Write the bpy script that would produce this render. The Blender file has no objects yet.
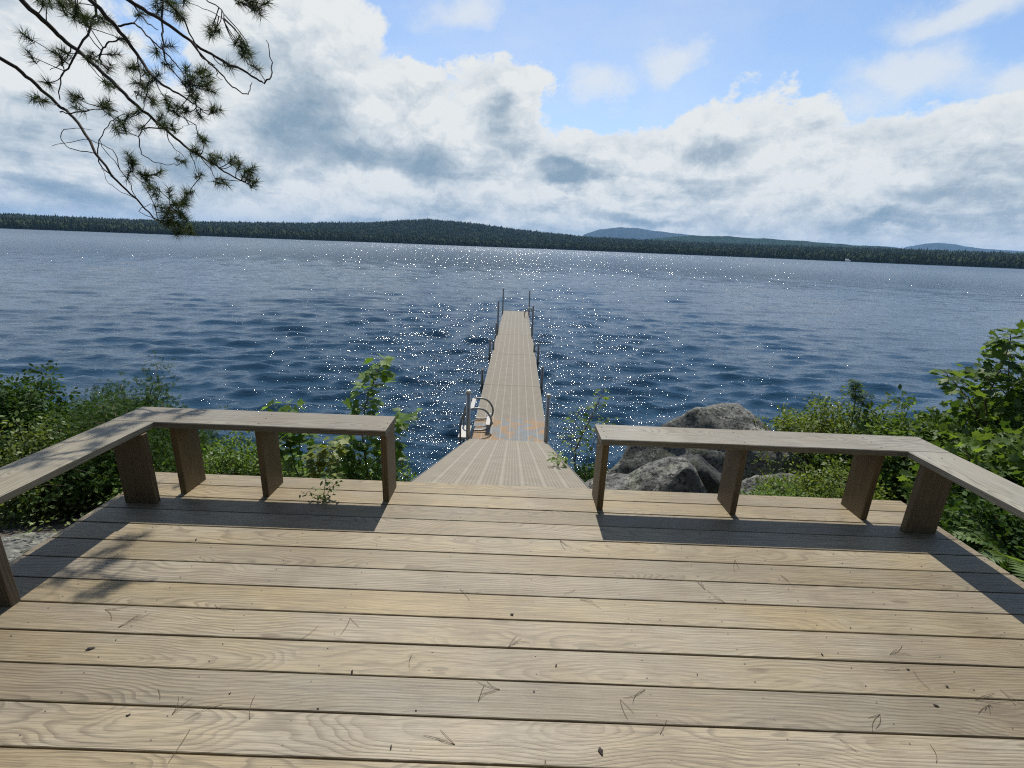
import bpy, math, random
import numpy as np
from mathutils import Vector, Matrix
rad = math.radians
S = bpy.context.scene
C = S.collection

# ------------------------------------------------------------------ camera, world, sun, exposure
F_PX, CAM_H = 465.0, 1.52
HOR, ROLL = (516.5, 246.3), rad(2.27)
def _axes():
    yv = np.array([HOR[0]-512, HOR[1]-384, F_PX]); yv /= np.linalg.norm(yv)
    hd = np.array([math.cos(ROLL), math.sin(ROLL), 0.0])
    n = np.cross(yv, hd); n /= np.linalg.norm(n)
    up = -n if n[1] > 0 else n
    return np.array([np.cross(yv, up), yv, up])
AX = _axes()
def sight(px, py): return AX @ np.array([px-512, py-384, F_PX])          # a direction in the world
def at_y(px, py, Y):
    d = sight(px, py); return np.array([0, 0, CAM_H]) + d*(Y/d[1])
def at_z(px, py, z):
    d = sight(px, py); return np.array([0, 0, CAM_H]) + d*((z-CAM_H)/d[2])
cam_d = bpy.data.cameras.new("camera"); cam = bpy.data.objects.new("camera", cam_d); C.objects.link(cam)
cx, cy, cz = AX[:, 0], -AX[:, 1], -AX[:, 2]
cam.matrix_world = Matrix(((cx[0], cy[0], cz[0], 0), (cx[1], cy[1], cz[1], 0), (cx[2], cy[2], cz[2], CAM_H), (0, 0, 0, 1)))
cam_d.sensor_width = 36; cam_d.lens = F_PX/1024*36; cam_d.clip_start = 0.05; cam_d.clip_end = 40000
S.camera = cam
S.view_settings.view_transform = 'Standard'; S.view_settings.look = 'None'
S.cycles.filter_width = 1.15; S.cycles.use_adaptive_sampling = False; S.cycles.use_denoising = False
S.view_settings.exposure = 0.12; S.view_settings.gamma = 1.0
SUN_EL, SUN_AZ = rad(57.5), rad(0.0)      # the sun stands over the lake, straight ahead
sd = bpy.data.lights.new("sun", 'SUN'); sd.energy = 5.0; sd.angle = rad(0.53); sd.color = (1.0, 0.955, 0.88)
sun = bpy.data.objects.new("sun", sd); C.objects.link(sun)
sdir = Vector((math.sin(SUN_AZ)*math.cos(SUN_EL), math.cos(SUN_AZ)*math.cos(SUN_EL), math.sin(SUN_EL)))
sun.rotation_euler = (sdir).to_track_quat('Z', 'Y').to_euler()

class NT:
    """tiny helper for node trees"""
    def __init__(s, tree): s.t = tree; s.n = tree.nodes; s.l = tree.links
    def new(s, typ, **kw):
        n = s.n.new(typ)
        for k, v in kw.items(): setattr(n, k, v)
        return n
    def put(s, sock, v):
        if hasattr(v, 'is_output') or isinstance(v, bpy.types.NodeSocket): s.l.new(v, sock)
        else: sock.default_value = v
    def m(s, op, a, b=0.0, c=0.0, clamp=False):
        n = s.n.new('ShaderNodeMath'); n.operation = op; n.use_clamp = clamp
        for i, v in enumerate((a, b, c)): s.put(n.inputs[i], v)
        return n.outputs[0]
    def v(s, op, a, b=(0, 0, 0), out=0):
        n = s.n.new('ShaderNodeVectorMath'); n.operation = op
        s.put(n.inputs[0], a)
        if op == 'SCALE': s.put(n.inputs[3], b)
        else: s.put(n.inputs[1], b)
        return n.outputs['Value'] if op in ('LENGTH', 'DOT_PRODUCT', 'DISTANCE') else n.outputs[0]
    def comb(s, x, y, z=0.0):
        n = s.n.new('ShaderNodeCombineXYZ')
        for i, q in enumerate((x, y, z)): s.put(n.inputs[i], q)
        return n.outputs[0]
    def sep(s, v):
        n = s.n.new('ShaderNodeSeparateXYZ'); s.put(n.inputs[0], v); return n.outputs
    def noise(s, vec, scale, detail=4, rough=0.55, dist=0.0, col=False):
        n = s.n.new('ShaderNodeTexNoise'); s.put(n.inputs['Vector'], vec)
        n.inputs['Scale'].default_value = scale; n.inputs['Detail'].default_value = detail
        n.inputs['Roughness'].default_value = rough; n.inputs['Distortion'].default_value = dist
        return n.outputs['Color' if col else 'Fac']
    def voro(s, vec, scale, feature='F1', out='Distance'):
        n = s.n.new('ShaderNodeTexVoronoi'); n.feature = feature; s.put(n.inputs['Vector'], vec)
        n.inputs['Scale'].default_value = scale; return n.outputs[out]
    def ramp(s, fac, stops, interp='LINEAR'):
        n = s.n.new('ShaderNodeValToRGB'); s.put(n.inputs[0], fac); cr = n.color_ramp; cr.interpolation = interp
        while len(cr.elements) < len(stops): cr.elements.new(0.5)
        for e, (p, c) in zip(cr.elements, stops):
            e.position = p; e.color = (c if len(c) == 4 else (*c, 1)) if isinstance(c, tuple) else (c, c, c, 1)
        return n.outputs[0]
    def mix(s, f, a, b, typ='MIX'):
        n = s.n.new('ShaderNodeMix'); n.data_type = 'RGBA'; n.blend_type = typ
        s.put(n.inputs[0], f)
        for i, q in ((6, a), (7, b)): s.put(n.inputs[i], (*q, 1) if isinstance(q, tuple) and len(q) == 3 else q)
        return n.outputs[2]
    def smooth(s, x, lo, hi):
        n = s.n.new('ShaderNodeMapRange'); n.interpolation_type = 'SMOOTHSTEP'; s.put(n.inputs[0], x)
        n.inputs[1].default_value = lo; n.inputs[2].default_value = hi
        return n.outputs[0]

def build_world():
    w = bpy.data.worlds.new("World"); S.world = w; w.use_nodes = True
    t = NT(w.node_tree); t.n.clear()
    out = t.new('ShaderNodeOutputWorld')
    sky = t.new('ShaderNodeTexSky', sky_type='NISHITA', sun_disc=False, sun_elevation=SUN_EL, sun_rotation=SUN_AZ,
                air_density=1.0, dust_density=0.35, ozone_density=2.6, altitude=100)
    bg1 = t.new('ShaderNodeBackground'); t.l.new(sky.outputs[0], bg1.inputs[0]); bg1.inputs[1].default_value = 0.135
    d = t.new('ShaderNodeTexCoord').outputs['Generated']
    x, y, z = t.sep(d)
    az = t.m('MULTIPLY', t.m('ARCTAN2', x, y), 57.2958); el = t.m('MULTIPLY', t.m('ARCSINE', z), 57.2958)
    p0 = t.comb(az, el)
    # billowing: warp the angular coordinates with noise
    wn = t.noise(t.v('MULTIPLY', d, (1, 1, 1.5)), 4.2, 8, 0.60, 0.0, col=True)
    wv = t.v('SCALE', t.v('SUBTRACT', wn, (0.5, 0.5, 0.5)), 12.0)
    p = t.v('ADD', p0, wv)
    def blobs(lst, pp, base=-9.0):
        acc = base
        for px, py, rx, ry, k in lst:
            dd = sight(px, py); dd = dd/np.linalg.norm(dd)
            a = math.degrees(math.atan2(dd[0], dd[1])); e = math.degrees(math.asin(dd[2]))
            v = t.v('MULTIPLY', t.v('SUBTRACT', pp, (a, e, 0)), (1/(rx*0.1), 1/(ry*0.1), 0))
            q = t.m('MULTIPLY', t.m('SUBTRACT', 1.0, t.v('LENGTH', v)), k)
            if isinstance(acc, float): acc = t.m('MAXIMUM', acc, q)
            else:
                n = t.new('ShaderNodeMath', operation='SMOOTH_MAX'); t.put(n.inputs[0], acc); t.put(n.inputs[1], q)
                n.inputs[2].default_value = 0.25; acc = n.outputs[0]
        return acc
    # big cumulus heaps: (pixel of the photograph that fixes the direction, radii in tenths of a degree)
    heaps = [(290, 105, 125, 118, 1), (200, 170, 170, 90, 1), (390, 130, 90, 75, 1), (495, 138, 70, 72, 1), (440, 175, 120, 66, 1),
             (610, 190, 110, 62, 1), (700, 150, 85, 58, 1), (765, 150, 62, 66, 1), (820, 190, 70, 50, 1), (960, 205, 120, 62, 1), (1005, 175, 70, 52, 1),
             (60, 190, 170, 85, 1), (870, 220, 130, 50, 1), (-150, 60, 170, 90, .8), (1200, 130, 160, 50, .8)]
    wisps = [(605, 82, 40, 26, .6), (672, 55, 46, 22, .6), (460, 12, 60, 26, .6), (905, 72, 62, 24, .7), (960, 8, 60, 20, .75), (1015, 78, 36, 20, .7), (845, 110, 50, 26, .4)]
    def billow(vec, sc):
        n = t.new('ShaderNodeTexVoronoi', feature='F1', normalize=True); t.put(n.inputs['Vector'], vec); n.inputs['Scale'].default_value = sc
        n.inputs['Detail'].default_value = 4.0; n.inputs['Roughness'].default_value = 0.55; n.inputs['Lacunarity'].default_value = 2.3
        return t.m('SUBTRACT', 1.0, n.outputs['Distance'])
    heap = blobs(heaps, p)
    wis = blobs(wisps, t.v('ADD', p0, t.v('SCALE', wv, 0.8)))
    dj = t.v('ADD', d, t.v('SCALE', t.v('SUBTRACT', t.noise(d, 12.0, 5, 0.6, col=True), (0.5, 0.5, 0.5)), 0.07))
    fn = t.noise(t.v('MULTIPLY', d, (1, 1, 1.6)), 9.0, 9, 0.62)
    bl = billow(t.v('MULTIPLY', dj, (1, 1, 1.35)), 6.5); bl2 = billow(t.v('MULTIPLY', t.v('ADD', dj, (0.0, 0.0, 0.022)), (1, 1, 1.35)), 6.5)
    fine = t.m('ADD', t.m('MULTIPLY', fn, 0.42), t.m('MULTIPLY', bl, 0.58))
    fl = t.noise(t.v('MULTIPLY', d, (1, 1, 5.0)), 5.0, 8, 0.6)          # flat layers low over the far shore
    low = t.m('MULTIPLY', t.m('SUBTRACT', 1.0, t.smooth(el, 2.0, 12.0)), 0.9)
    dens = t.m('ADD', t.m('MAXIMUM', heap, t.m('SUBTRACT', low, 0.35)), t.m('MULTIPLY', t.m('SUBTRACT', fine, 0.57), 1.9))
    a1 = t.smooth(dens, -0.02, 0.15)
    dw = t.m('ADD', wis, t.m('MULTIPLY', t.m('SUBTRACT', fine, 0.57), 1.9))
    a2 = t.m('MULTIPLY', t.smooth(dw, -0.05, 0.65), 0.75)
    # scattered small clouds elsewhere in the sky (above and behind the viewer)
    zz = t.m('MAXIMUM', t.m('ADD', z, 0.12), 0.02)
    pl = t.comb(t.m('DIVIDE', x, zz), t.m('DIVIDE', y, zz))
    sc = t.noise(pl, 0.75, 7, 0.6)
    a3 = t.m('MULTIPLY', t.m('MULTIPLY', t.smooth(sc, 0.57, 0.74), t.m('MAXIMUM', t.smooth(el, 31, 45), t.smooth(t.m('MULTIPLY', y, -1.0), -0.45, -0.1))), 0.8)
    veil = t.m('MULTIPLY', t.smooth(t.noise(t.v('MULTIPLY', d, (1, 1, 2.2)), 2.3, 6, 0.6), 0.36, 0.75), 0.32)
    a = t.m('MAXIMUM', t.m('MAXIMUM', a1, a2), t.m('MAXIMUM', a3, veil))
    # light and dark inside the clouds: thick parts are grey-blue, tops are white
    darks = [(300, 125, 80, 62, 1), (340, 150, 75, 26, 1), (430, 165, 60, 32, .9), (555, 176, 50, 20, 1.5), (200, 175, 110, 32, .7), (725, 140, 60, 24, .7),
             (950, 195, 70, 18, .7), (640, 215, 90, 11, .8), (880, 215, 70, 13, .9), (500, 110, 28, 28, .6), (60, 200, 110, 16, .7), (620, 130, 36, 20, .5)]
    dk = blobs(darks, t.v('ADD', p0, t.v('SCALE', wv, 0.75)), 0.0)
    relief = t.m('MULTIPLY', t.m('SUBTRACT', bl2, bl), 2.4)
    lay = t.m('MULTIPLY', t.smooth(fl, 0.50, 0.66), t.m('SUBTRACT', 1.0, t.smooth(el, 7.0, 14.0)))
    mott = t.m('MULTIPLY', t.smooth(t.noise(t.v('MULTIPLY', d, (1, 1, 2.4)), 6.5, 8, 0.62), 0.44, 0.70), 0.30)
    g = t.m('ADD', t.m('ADD', t.m('MULTIPLY', t.smooth(dk, 0.0, 0.8), 0.72), t.m('MULTIPLY', lay, 0.30)), t.m('ADD', mott, relief))
    g = t.m('MULTIPLY', t.m('ADD', g, t.m('MULTIPLY', t.smooth(dens, 0.15, 0.75), 0.10)), t.smooth(dens, 0.0, 0.45))
    col = t.ramp(g, [(0.0, (0.93, 0.955, 0.95)), (0.25, (0.72, 0.785, 0.83)), (0.6, (0.46, 0.555, 0.64)), (1.0, (0.29, 0.405, 0.51))])
    bg2 = t.new('ShaderNodeBackground'); t.l.new(col, bg2.inputs[0]); bg2.inputs[1].default_value = 0.82
    mx = t.new('ShaderNodeMixShader'); t.l.new(a, mx.inputs[0]); t.l.new(bg1.outputs[0], mx.inputs[1]); t.l.new(bg2.outputs[0], mx.inputs[2])
    t.l.new(mx.outputs[0], out.inputs[0])
    w.cycles.sampling_method = 'MANUAL'; w.cycles.sample_map_resolution = 512
build_world()

# ------------------------------------------------------------------ object helpers
def put(name, me, mats, parent=None, label=None, cat=None, group=None, kind=None, loc=None):
    o = bpy.data.objects.new(name, me); C.objects.link(o)
    if me is not None:
        for m_ in (mats if isinstance(mats, (list, tuple)) else [mats]): me.materials.append(m_)
    if parent: o.parent = parent
    if loc is not None: o.location = loc
    if label: o['label'] = label
    if cat: o['category'] = cat
    if group: o['group'] = group
    if kind: o['kind'] = kind
    return o
def thing(name, label, cat, loc=(0, 0, 0), rz=0.0, group=None):
    o = put(name, None, [], label=label, cat=cat, group=group, loc=loc); o.rotation_euler = (0, 0, rz); return o

class MB:
    """collects geometry for ONE mesh; uv in metres and a per-piece random number"""
    def __init__(s): s.V = []; s.Fs = []; s.n = 0; s.R = []; s.UV = []; s.sm = []
    def add(s, v, faces, rnd=None, smooth=False, uv=None):
        v = np.asarray(v, float); s.V.append(v)
        for i, f in enumerate(faces):
            s.Fs.append([q+s.n for q in f]); s.R.append(random.random() if rnd is None else rnd); s.sm.append(smooth)
            s.UV.append(uv[i] if uv is not None else None)
        s.n += len(v)
    def board(s, x0, x1, y0, y1, z0, z1, along='x', bev=0.004, rnd=None, M=None, puv=True):
        """plank with eased long edges; uv: u along the grain, v across"""
        r = random.random() if rnd is None else rnd
        a0, a1, b0, b1 = (x0, x1, y0, y1) if along == 'x' else (y0, y1, x0, x1)
        if along == 'z': a0, a1, b0, b1, z0, z1 = z0, z1, x0, x1, y0, y1
        prof = [(b0+bev, z1), (b1-bev, z1), (b1, z1-bev), (b1, z0+bev), (b1-bev, z0), (b0+bev, z0), (b0, z0+bev), (b0, z1-bev)]
        v = []
        for a in (a0, a1):
            for b, z in prof:
                v.append({'x': (a, b, z), 'y': (b, a, z), 'z': (b, z, a)}[along])
        v = np.array(v, float); k = len(prof); F = []; U = []
        flip = along != 'x'
        per = 0.0; ou, ov = r*37.0, r*91.0
        for i in range(k):
            j = (i+1) % k; L = math.dist(prof[i], prof[j])
            f = [i, i+k, j+k, j]; u = [(a0+ou, per+ov), (a1+ou, per+ov), (a1+ou, per+L+ov), (a0+ou, per+L+ov)]
            if flip: f = f[::-1]; u = u[::-1]
            F.append(f[::-1] if not flip else f[::-1]); U.append(u[::-1]); per += L
        f0 = list(range(k)); f1 = [i+k for i in range(k)]
        F.append(f0 if not flip else f0[::-1]); U.append([(ou+prof[i][1]*.3, ov+prof[i][0]) for i in (range(k) if not flip else reversed(range(k)))])
        F.append(f1[::-1] if not flip else f1); U.append([(ou+prof[i][1]*.3, ov+prof[i][0]) for i in (reversed(range(k)) if not flip else range(k))])
        if M is not None: v = (np.array(M)[:3, :3] @ v.T).T + np.array(M)[:3, 3]
        s.add(v, F, r, False, U)
    def box(s, x0, x1, y0, y1, z0, z1, rnd=None):
        v = [(x, y, z) for z in (z0, z1) for y in (y0, y1) for x in (x0, x1)]
        s.add(v, [(0, 2, 3, 1), (4, 5, 7, 6), (0, 1, 5, 4), (2, 6, 7, 3), (0, 4, 6, 2), (1, 3, 7, 5)], rnd)
    def tube(s, pts, radii, n=8, caps=True, rnd=None):
        P = np.asarray(pts, float); m = len(P)
        if np.isscalar(radii): radii = [radii]*m
        T = np.gradient(P, axis=0); T /= (np.linalg.norm(T, axis=1)[:, None]+1e-12)
        ref = np.array([0, 0, 1.0]) if abs(T[0][2]) < 0.9 else np.array([1.0, 0, 0])
        u = np.cross(T[0], ref); u /= np.linalg.norm(u); V = []
        for i in range(m):
            u = u - T[i]*np.dot(u, T[i]); u /= (np.linalg.norm(u)+1e-12); w = np.cross(T[i], u)
            for k in range(n):
                a = 2*math.pi*k/n; V.append(P[i]+radii[i]*(math.cos(a)*u+math.sin(a)*w))
        F = [(i*n+k, i*n+(k+1) % n, (i+1)*n+(k+1) % n, (i+1)*n+k) for i in range(m-1) for k in range(n)]
        if caps: F += [tuple(range(n))[::-1], tuple(range((m-1)*n, m*n))]
        s.add(V, F, rnd, True)
    def mesh(s, name):
        me = bpy.data.meshes.new(name)
        V = np.concatenate(s.V)
        me.from_pydata(V.tolist(), [], s.Fs)
        me.polygons.foreach_set('use_smooth', s.sm)
        at = me.attributes.new('rnd', 'FLOAT', 'FACE'); at.data.foreach_set('value', s.R)
        if any(u is not None for u in s.UV):
            uvl = me.uv_layers.new(name='UVMap'); flat = []
            for u, f in zip(s.UV, s.Fs):
                for q in (u if u is not None else [(0, 0)]*len(f)): flat += [q[0], q[1]]
            uvl.data.foreach_set('uv', flat)
        me.update(); return me

def scatter_mesh(name, tv, tf, M, P, rnd, smooth=False):
    """one mesh out of a leaf-like template (tv, tf all same face size) placed at P with 3x3 matrices M"""
    tv = np.asarray(tv, float); tf = np.asarray(tf, int); n, k = len(P), len(tv)
    V = np.einsum('nij,kj->nki', M, tv)+P[:, None, :]
    F = (tf[None]+(np.arange(n)*k)[:, None, None]).reshape(-1, tf.shape[1])
    me = bpy.data.meshes.new(name); me.vertices.add(n*k); me.vertices.foreach_set('co', V.ravel())
    me.loops.add(F.size); me.loops.foreach_set('vertex_index', F.ravel().astype(np.int32))
    me.polygons.add(len(F)); me.polygons.foreach_set('loop_start', (np.arange(len(F))*tf.shape[1]).astype(np.int32))
    me.polygons.foreach_set('loop_total', np.full(len(F), tf.shape[1], np.int32))
    me.update(calc_edges=True); me.validate()
    at = me.attributes.new('rnd', 'FLOAT', 'FACE'); at.data.foreach_set('value', np.repeat(rnd, len(tf)).astype(np.float32))
    return me
def frames(N, roll, size):
    """3x3 matrices whose local z is N (n,3), y is the leaf's length direction"""
    N = N/np.linalg.norm(N, axis=1)[:, None]
    a = np.where(np.abs(N[:, 2:3]) < 0.9, np.array([[0, 0, 1.0]]), np.array([[1.0, 0, 0]]))
    X = np.cross(a, N); X /= np.linalg.norm(X, axis=1)[:, None]; Y = np.cross(N, X)
    c, s_ = np.cos(roll)[:, None], np.sin(roll)[:, None]
    X2 = X*c+Y*s_; Y2 = -X*s_+Y*c
    return np.stack([X2, Y2, N], axis=2)*np.asarray(size)[:, None, None]
def frames_dir(D, N, size):
    """local y along D, z near N"""
    D = D/np.linalg.norm(D, axis=1)[:, None]; X = np.cross(D, N); X /= (np.linalg.norm(X, axis=1)[:, None]+1e-9); Z = np.cross(X, D)
    return np.stack([X, D, Z], axis=2)*np.asarray(size)[:, None, None]

# ------------------------------------------------------------------ materials
def mat(name):
    m_ = bpy.data.materials.new(name); m_.use_nodes = True; t = NT(m_.node_tree); t.n.clear()
    out = t.new('ShaderNodeOutputMaterial'); b = t.new('ShaderNodeBsdfPrincipled'); t.l.new(b.outputs[0], out.inputs[0])
    return m_, t, b, out
def bump(t, b, h, strength, dist=0.01):
    n = t.new('ShaderNodeBump'); n.inputs['Strength'].default_value = strength; n.inputs['Distance'].default_value = dist
    t.put(n.inputs['Height'], h); t.l.new(n.outputs[0], b.inputs['Normal']); return n
def wood_mat(name, light, dark, tan, grey, ring_freq=62.0, stain=0.35, ramp_k=1.0):
    m_, t, b, o = mat(name)
    uv = t.new('ShaderNodeTexCoord').outputs['UV']; u, v, _ = t.sep(uv)
    rn = t.new('ShaderNodeAttribute', attribute_name='rnd').outputs['Fac']
    ru = t.comb(t.m('MULTIPLY', u, 1.0), t.m('MULTIPLY', v, 1.0), t.m('MULTIPLY', rn, 40.0))
    # growth rings of a flat-sawn plank: distance to a wandering pith
    wob = t.noise(t.v('MULTIPLY', ru, (0.8, 1.6, 1)), 1.0, 3, 0.5)
    wob2 = t.noise(t.v('MULTIPLY', ru, (1.8, 9.0, 1)), 1.0, 3, 0.5)
    vv = t.m('SUBTRACT', t.m('SUBTRACT', v, t.m('MULTIPLY', rn, 91.0)), t.m('ADD', -0.03, t.m('MULTIPLY', t.m('FRACT', t.m('MULTIPLY', rn, 17.3)), 0.22)))
    dp = t.m('ADD', t.m('MULTIPLY', t.m('SUBTRACT', wob, 0.38), 0.44), t.m('MULTIPLY', t.m('SUBTRACT', wob2, 0.5), 0.05))
    r = t.m('SQRT', t.m('ADD', t.m('MULTIPLY', vv, vv), t.m('MULTIPLY', dp, dp)))
    ph = t.m('MULTIPLY', t.m('ADD', r, t.m('MULTIPLY', wob2, 0.012)), ring_freq)
    saw = t.m('FRACT', ph)
    ring = t.m('MULTIPLY', t.smooth(saw, 0.35, 0.85), t.m('SUBTRACT', 1.0, t.smooth(saw, 0.86, 1.0)))
    fib = t.noise(t.v('MULTIPLY', ru, (4.0, 300.0, 1)), 1.0, 7, 0.78)
    fib2 = t.noise(t.v('MULTIPLY', ru, (2.0, 90.0, 1)), 1.0, 4, 0.6)
    patch = t.noise(t.v('MULTIPLY', ru, (1.6, 3.0, 1)), 1.0, 5, 0.6)
    mask = t.smooth(t.noise(t.v('MULTIPLY', ru, (0.7, 4.0, 1)), 1.3, 3, 0.5), 0.36, 0.62)
    base = t.mix(t.smooth(patch, 0.36, 0.66), tan, grey)
    base = t.mix(t.m('MULTIPLY', fib2, 0.55), base, light)
    rs = t.m('MULTIPLY', ring, t.m('ADD', 0.20, t.m('MULTIPLY', mask, 0.32)))
    base = t.mix(t.m('MULTIPLY', rs, ramp_k), base, dark)
    base = t.mix(t.m('MULTIPLY', t.smooth(fib, 0.42, 0.68), 0.85), base, dark)
    dirt = t.smooth(t.noise(t.v('MULTIPLY', ru, (9, 30, 1)), 1.0, 6, 0.7), 0.62, 0.80)
    base = t.mix(t.m('MULTIPLY', dirt, stain), base, (0.10, 0.085, 0.065))
    hs = t.new('ShaderNodeHueSaturation'); t.l.new(base, hs.inputs['Color'])
    t.put(hs.inputs['Value'], t.m('ADD', 0.82, t.m('MULTIPLY', t.m('FRACT', t.m('MULTIPLY', rn, 7.7)), 0.40)))
    t.put(hs.inputs['Saturation'], t.m('ADD', 0.8, t.m('MULTIPLY', t.m('FRACT', t.m('MULTIPLY', rn, 3.1)), 0.4)))
    ob = t.new('ShaderNodeTexCoord').outputs['Object']
    st = t.noise(ob, 1.1, 6, 0.62); st2 = t.noise(ob, 4.5, 5, 0.7)
    stm = t.m('ADD', t.m('MULTIPLY', t.smooth(st, 0.40, 0.64), 0.34), t.m('MULTIPLY', t.smooth(st2, 0.52, 0.72), 0.16))
    kn = t.voro(t.v('MULTIPLY', ru, (1.3, 5.5, 1)), 1.0)
    knm = t.m('SUBTRACT', 1.0, t.smooth(kn, 0.035, 0.075))
    col = t.mix(t.m('MULTIPLY', knm, 0.6), t.mix(stm, hs.outputs[0], (0.085, 0.055, 0.024)), (0.09, 0.055, 0.03))
    t.l.new(col, b.inputs['Base Color'])
    b.inputs['Roughness'].default_value = 0.55; b.inputs['Specular IOR Level'].default_value = 0.45
    bump(t, b, t.m('ADD', t.m('MULTIPLY', fib, 0.6), t.m('MULTIPLY', ring, -0.35)), 0.55, 0.0025)
    return m_
M_DECK = wood_mat('weathered_deck_boards', (0.338, 0.288, 0.193), (0.058, 0.043, 0.023), (0.236, 0.175, 0.084), (0.226, 0.191, 0.128), 88.0)
M_SEAT = wood_mat('weathered_bench_planks', (0.40, 0.38, 0.31), (0.055, 0.048, 0.034), (0.25, 0.215, 0.145), (0.25, 0.23, 0.18), 85.0, 0.8)
M_LEG = wood_mat('brown_bench_legs', (0.23, 0.17, 0.098), (0.042, 0.029, 0.014), (0.165, 0.115, 0.058), (0.14, 0.105, 0.06), 90.0, 0.5)

def simple(name, col, rough=0.6, metal=0.0, nscale=30.0, var=0.25, bmp=0.0, spec=0.5):
    m_, t, b, o = mat(name); co = t.new('ShaderNodeTexCoord').outputs['Object']
    n = t.noise(co, nscale, 6, 0.65)
    dk = tuple(c*(1-var) for c in col); lt = tuple(min(1, c*(1+var)) for c in col)
    t.l.new(t.ramp(n, [(0.3, dk), (0.7, lt)]), b.inputs['Base Color'])
    b.inputs['Roughness'].default_value = rough; b.inputs['Metallic'].default_value = metal; b.inputs['Specular IOR Level'].default_value = spec
    if bmp: bump(t, b, n, bmp, 0.01)
    return m_
M_ALU = simple('galvanised_metal', (0.30, 0.29, 0.27), 0.42, 0.75, 60, 0.3)
M_DARKALU = simple('dull_metal_frame', (0.20, 0.20, 0.19), 0.5, 0.7, 40, 0.3)
M_POST = simple('dark_weathered_posts', (0.19, 0.18, 0.16), 0.45, 0.6, 50, 0.35)
M_WHITE = simple('white_plastic', (0.42, 0.40, 0.35), 0.45, 0, 20, 0.1)
M_SCREW = simple('screw_heads', (0.09, 0.075, 0.06), 0.5, 0.5, 200, 0.3)
M_DRYNEEDLE = simple('dry_needles', (0.09, 0.055, 0.025), 0.7, 0, 50, 0.4)
M_BARKBIT = simple('bark_bits', (0.035, 0.024, 0.018), 0.85, 0, 90, 0.5)
M_BARK = simple('pine_bark', (0.045, 0.036, 0.03), 0.9, 0, 40, 0.5, 0.8)
M_TWIG = simple('woody_stems', (0.11, 0.075, 0.045), 0.8, 0, 40, 0.35)
M_GSTEM = simple('green_stems', (0.12, 0.13, 0.05), 0.7, 0, 40, 0.35)

def leaf_mat(name, a, b_, trans=0.35, rough=0.5, spec=0.35):
    m_, t, b, o = mat(name)
    rn = t.new('ShaderNodeAttribute', attribute_name='rnd').outputs['Fac']
    c = t.ramp(rn, [(0.0, a), (0.8, b_), (1.0, tuple(min(1, q*1.35) for q in b_))])
    t.l.new(c, b.inputs['Base Color']); b.inputs['Roughness'].default_value = rough; b.inputs['Specular IOR Level'].default_value = spec
    tr = t.new('ShaderNodeBsdfTranslucent'); t.l.new(t.mix(1.0, c, (1.5, 1.45, 0.65), 'MULTIPLY'), tr.inputs[0])
    mx = t.new('ShaderNodeMixShader'); mx.inputs[0].default_value = trans
    t.l.new(b.outputs[0], mx.inputs[1]); t.l.new(tr.outputs[0], mx.inputs[2]); t.l.new(mx.outputs[0], o.inputs[0])
    return m_
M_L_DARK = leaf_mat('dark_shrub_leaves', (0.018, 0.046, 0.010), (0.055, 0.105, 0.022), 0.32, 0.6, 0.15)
M_L_BLUE = leaf_mat('blueberry_leaves', (0.06, 0.105, 0.022), (0.17, 0.22, 0.05), 0.45)
M_L_BRIGHT = leaf_mat('bright_low_leaves', (0.06, 0.12, 0.022), (0.16, 0.24, 0.055), 0.45)
M_L_MAPLE = leaf_mat('maple_leaves', (0.032, 0.072, 0.016), (0.120, 0.185, 0.042), 0.46, 0.5, 0.3)
M_L_SAP = leaf_mat('vivid_maple_leaves', (0.055, 0.115, 0.018), (0.15, 0.25, 0.045), 0.55, 0.45, 0.35)  # brighter yellow-green leaf colour for the young maples
M_L_YELLOW = leaf_mat('yellowish_leaves', (0.10, 0.14, 0.025), (0.20, 0.24, 0.05), 0.5)
M_L_GRND = leaf_mat('ground_cover_leaves', (0.06, 0.10, 0.025), (0.16, 0.21, 0.06), 0.35)
M_L_FERN = leaf_mat('fern_fronds', (0.06, 0.11, 0.03), (0.12, 0.18, 0.055), 0.4)
M_NEEDLE = leaf_mat('pine_needles', (0.026, 0.046, 0.015), (0.070, 0.100, 0.028), 0.2, 0.55, 0.25)
M_FARTREE = leaf_mat('far_forest', (0.015, 0.028, 0.010), (0.048, 0.066, 0.026), 0.0, 0.9, 0.1)

def rock_mat(name, a, b_, lich):
    m_, t, b, o = mat(name); co = t.new('ShaderNodeTexCoord').outputs['Object']
    n1 = t.noise(co, 3.0, 8, 0.65); n2 = t.noise(co, 28.0, 8, 0.7); n3 = t.noise(co, 9.0, 8, 0.7, 0.5)
    c = t.ramp(n1, [(0.32, a), (0.68, b_)])
    c = t.mix(t.m('MULTIPLY', t.smooth(n3, 0.50, 0.60), 0.75), c, lich)
    c = t.mix(t.smooth(n2, 0.49, 0.60), c, (0.022, 0.023, 0.020))
    mo = t.m('MULTIPLY', t.smooth(t.noise(co, 4.5, 6, 0.6), 0.55, 0.66), 0.6)
    c = t.mix(mo, c, (0.055, 0.065, 0.03))
    t.l.new(c, b.inputs['Base Color']); b.inputs['Roughness'].default_value = 0.9
    bump(t, b, t.m('ADD', n1, t.m('MULTIPLY', n2, 0.5)), 1.0, 0.035); return m_
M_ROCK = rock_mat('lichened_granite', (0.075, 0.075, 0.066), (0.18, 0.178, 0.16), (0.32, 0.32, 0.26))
M_ROCK_SHADE = rock_mat('shade_toned_granite', (0.02, 0.02, 0.019), (0.055, 0.055, 0.05), (0.10, 0.10, 0.085))  # darker copy of the granite: shade between the boulders put into its colour

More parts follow.
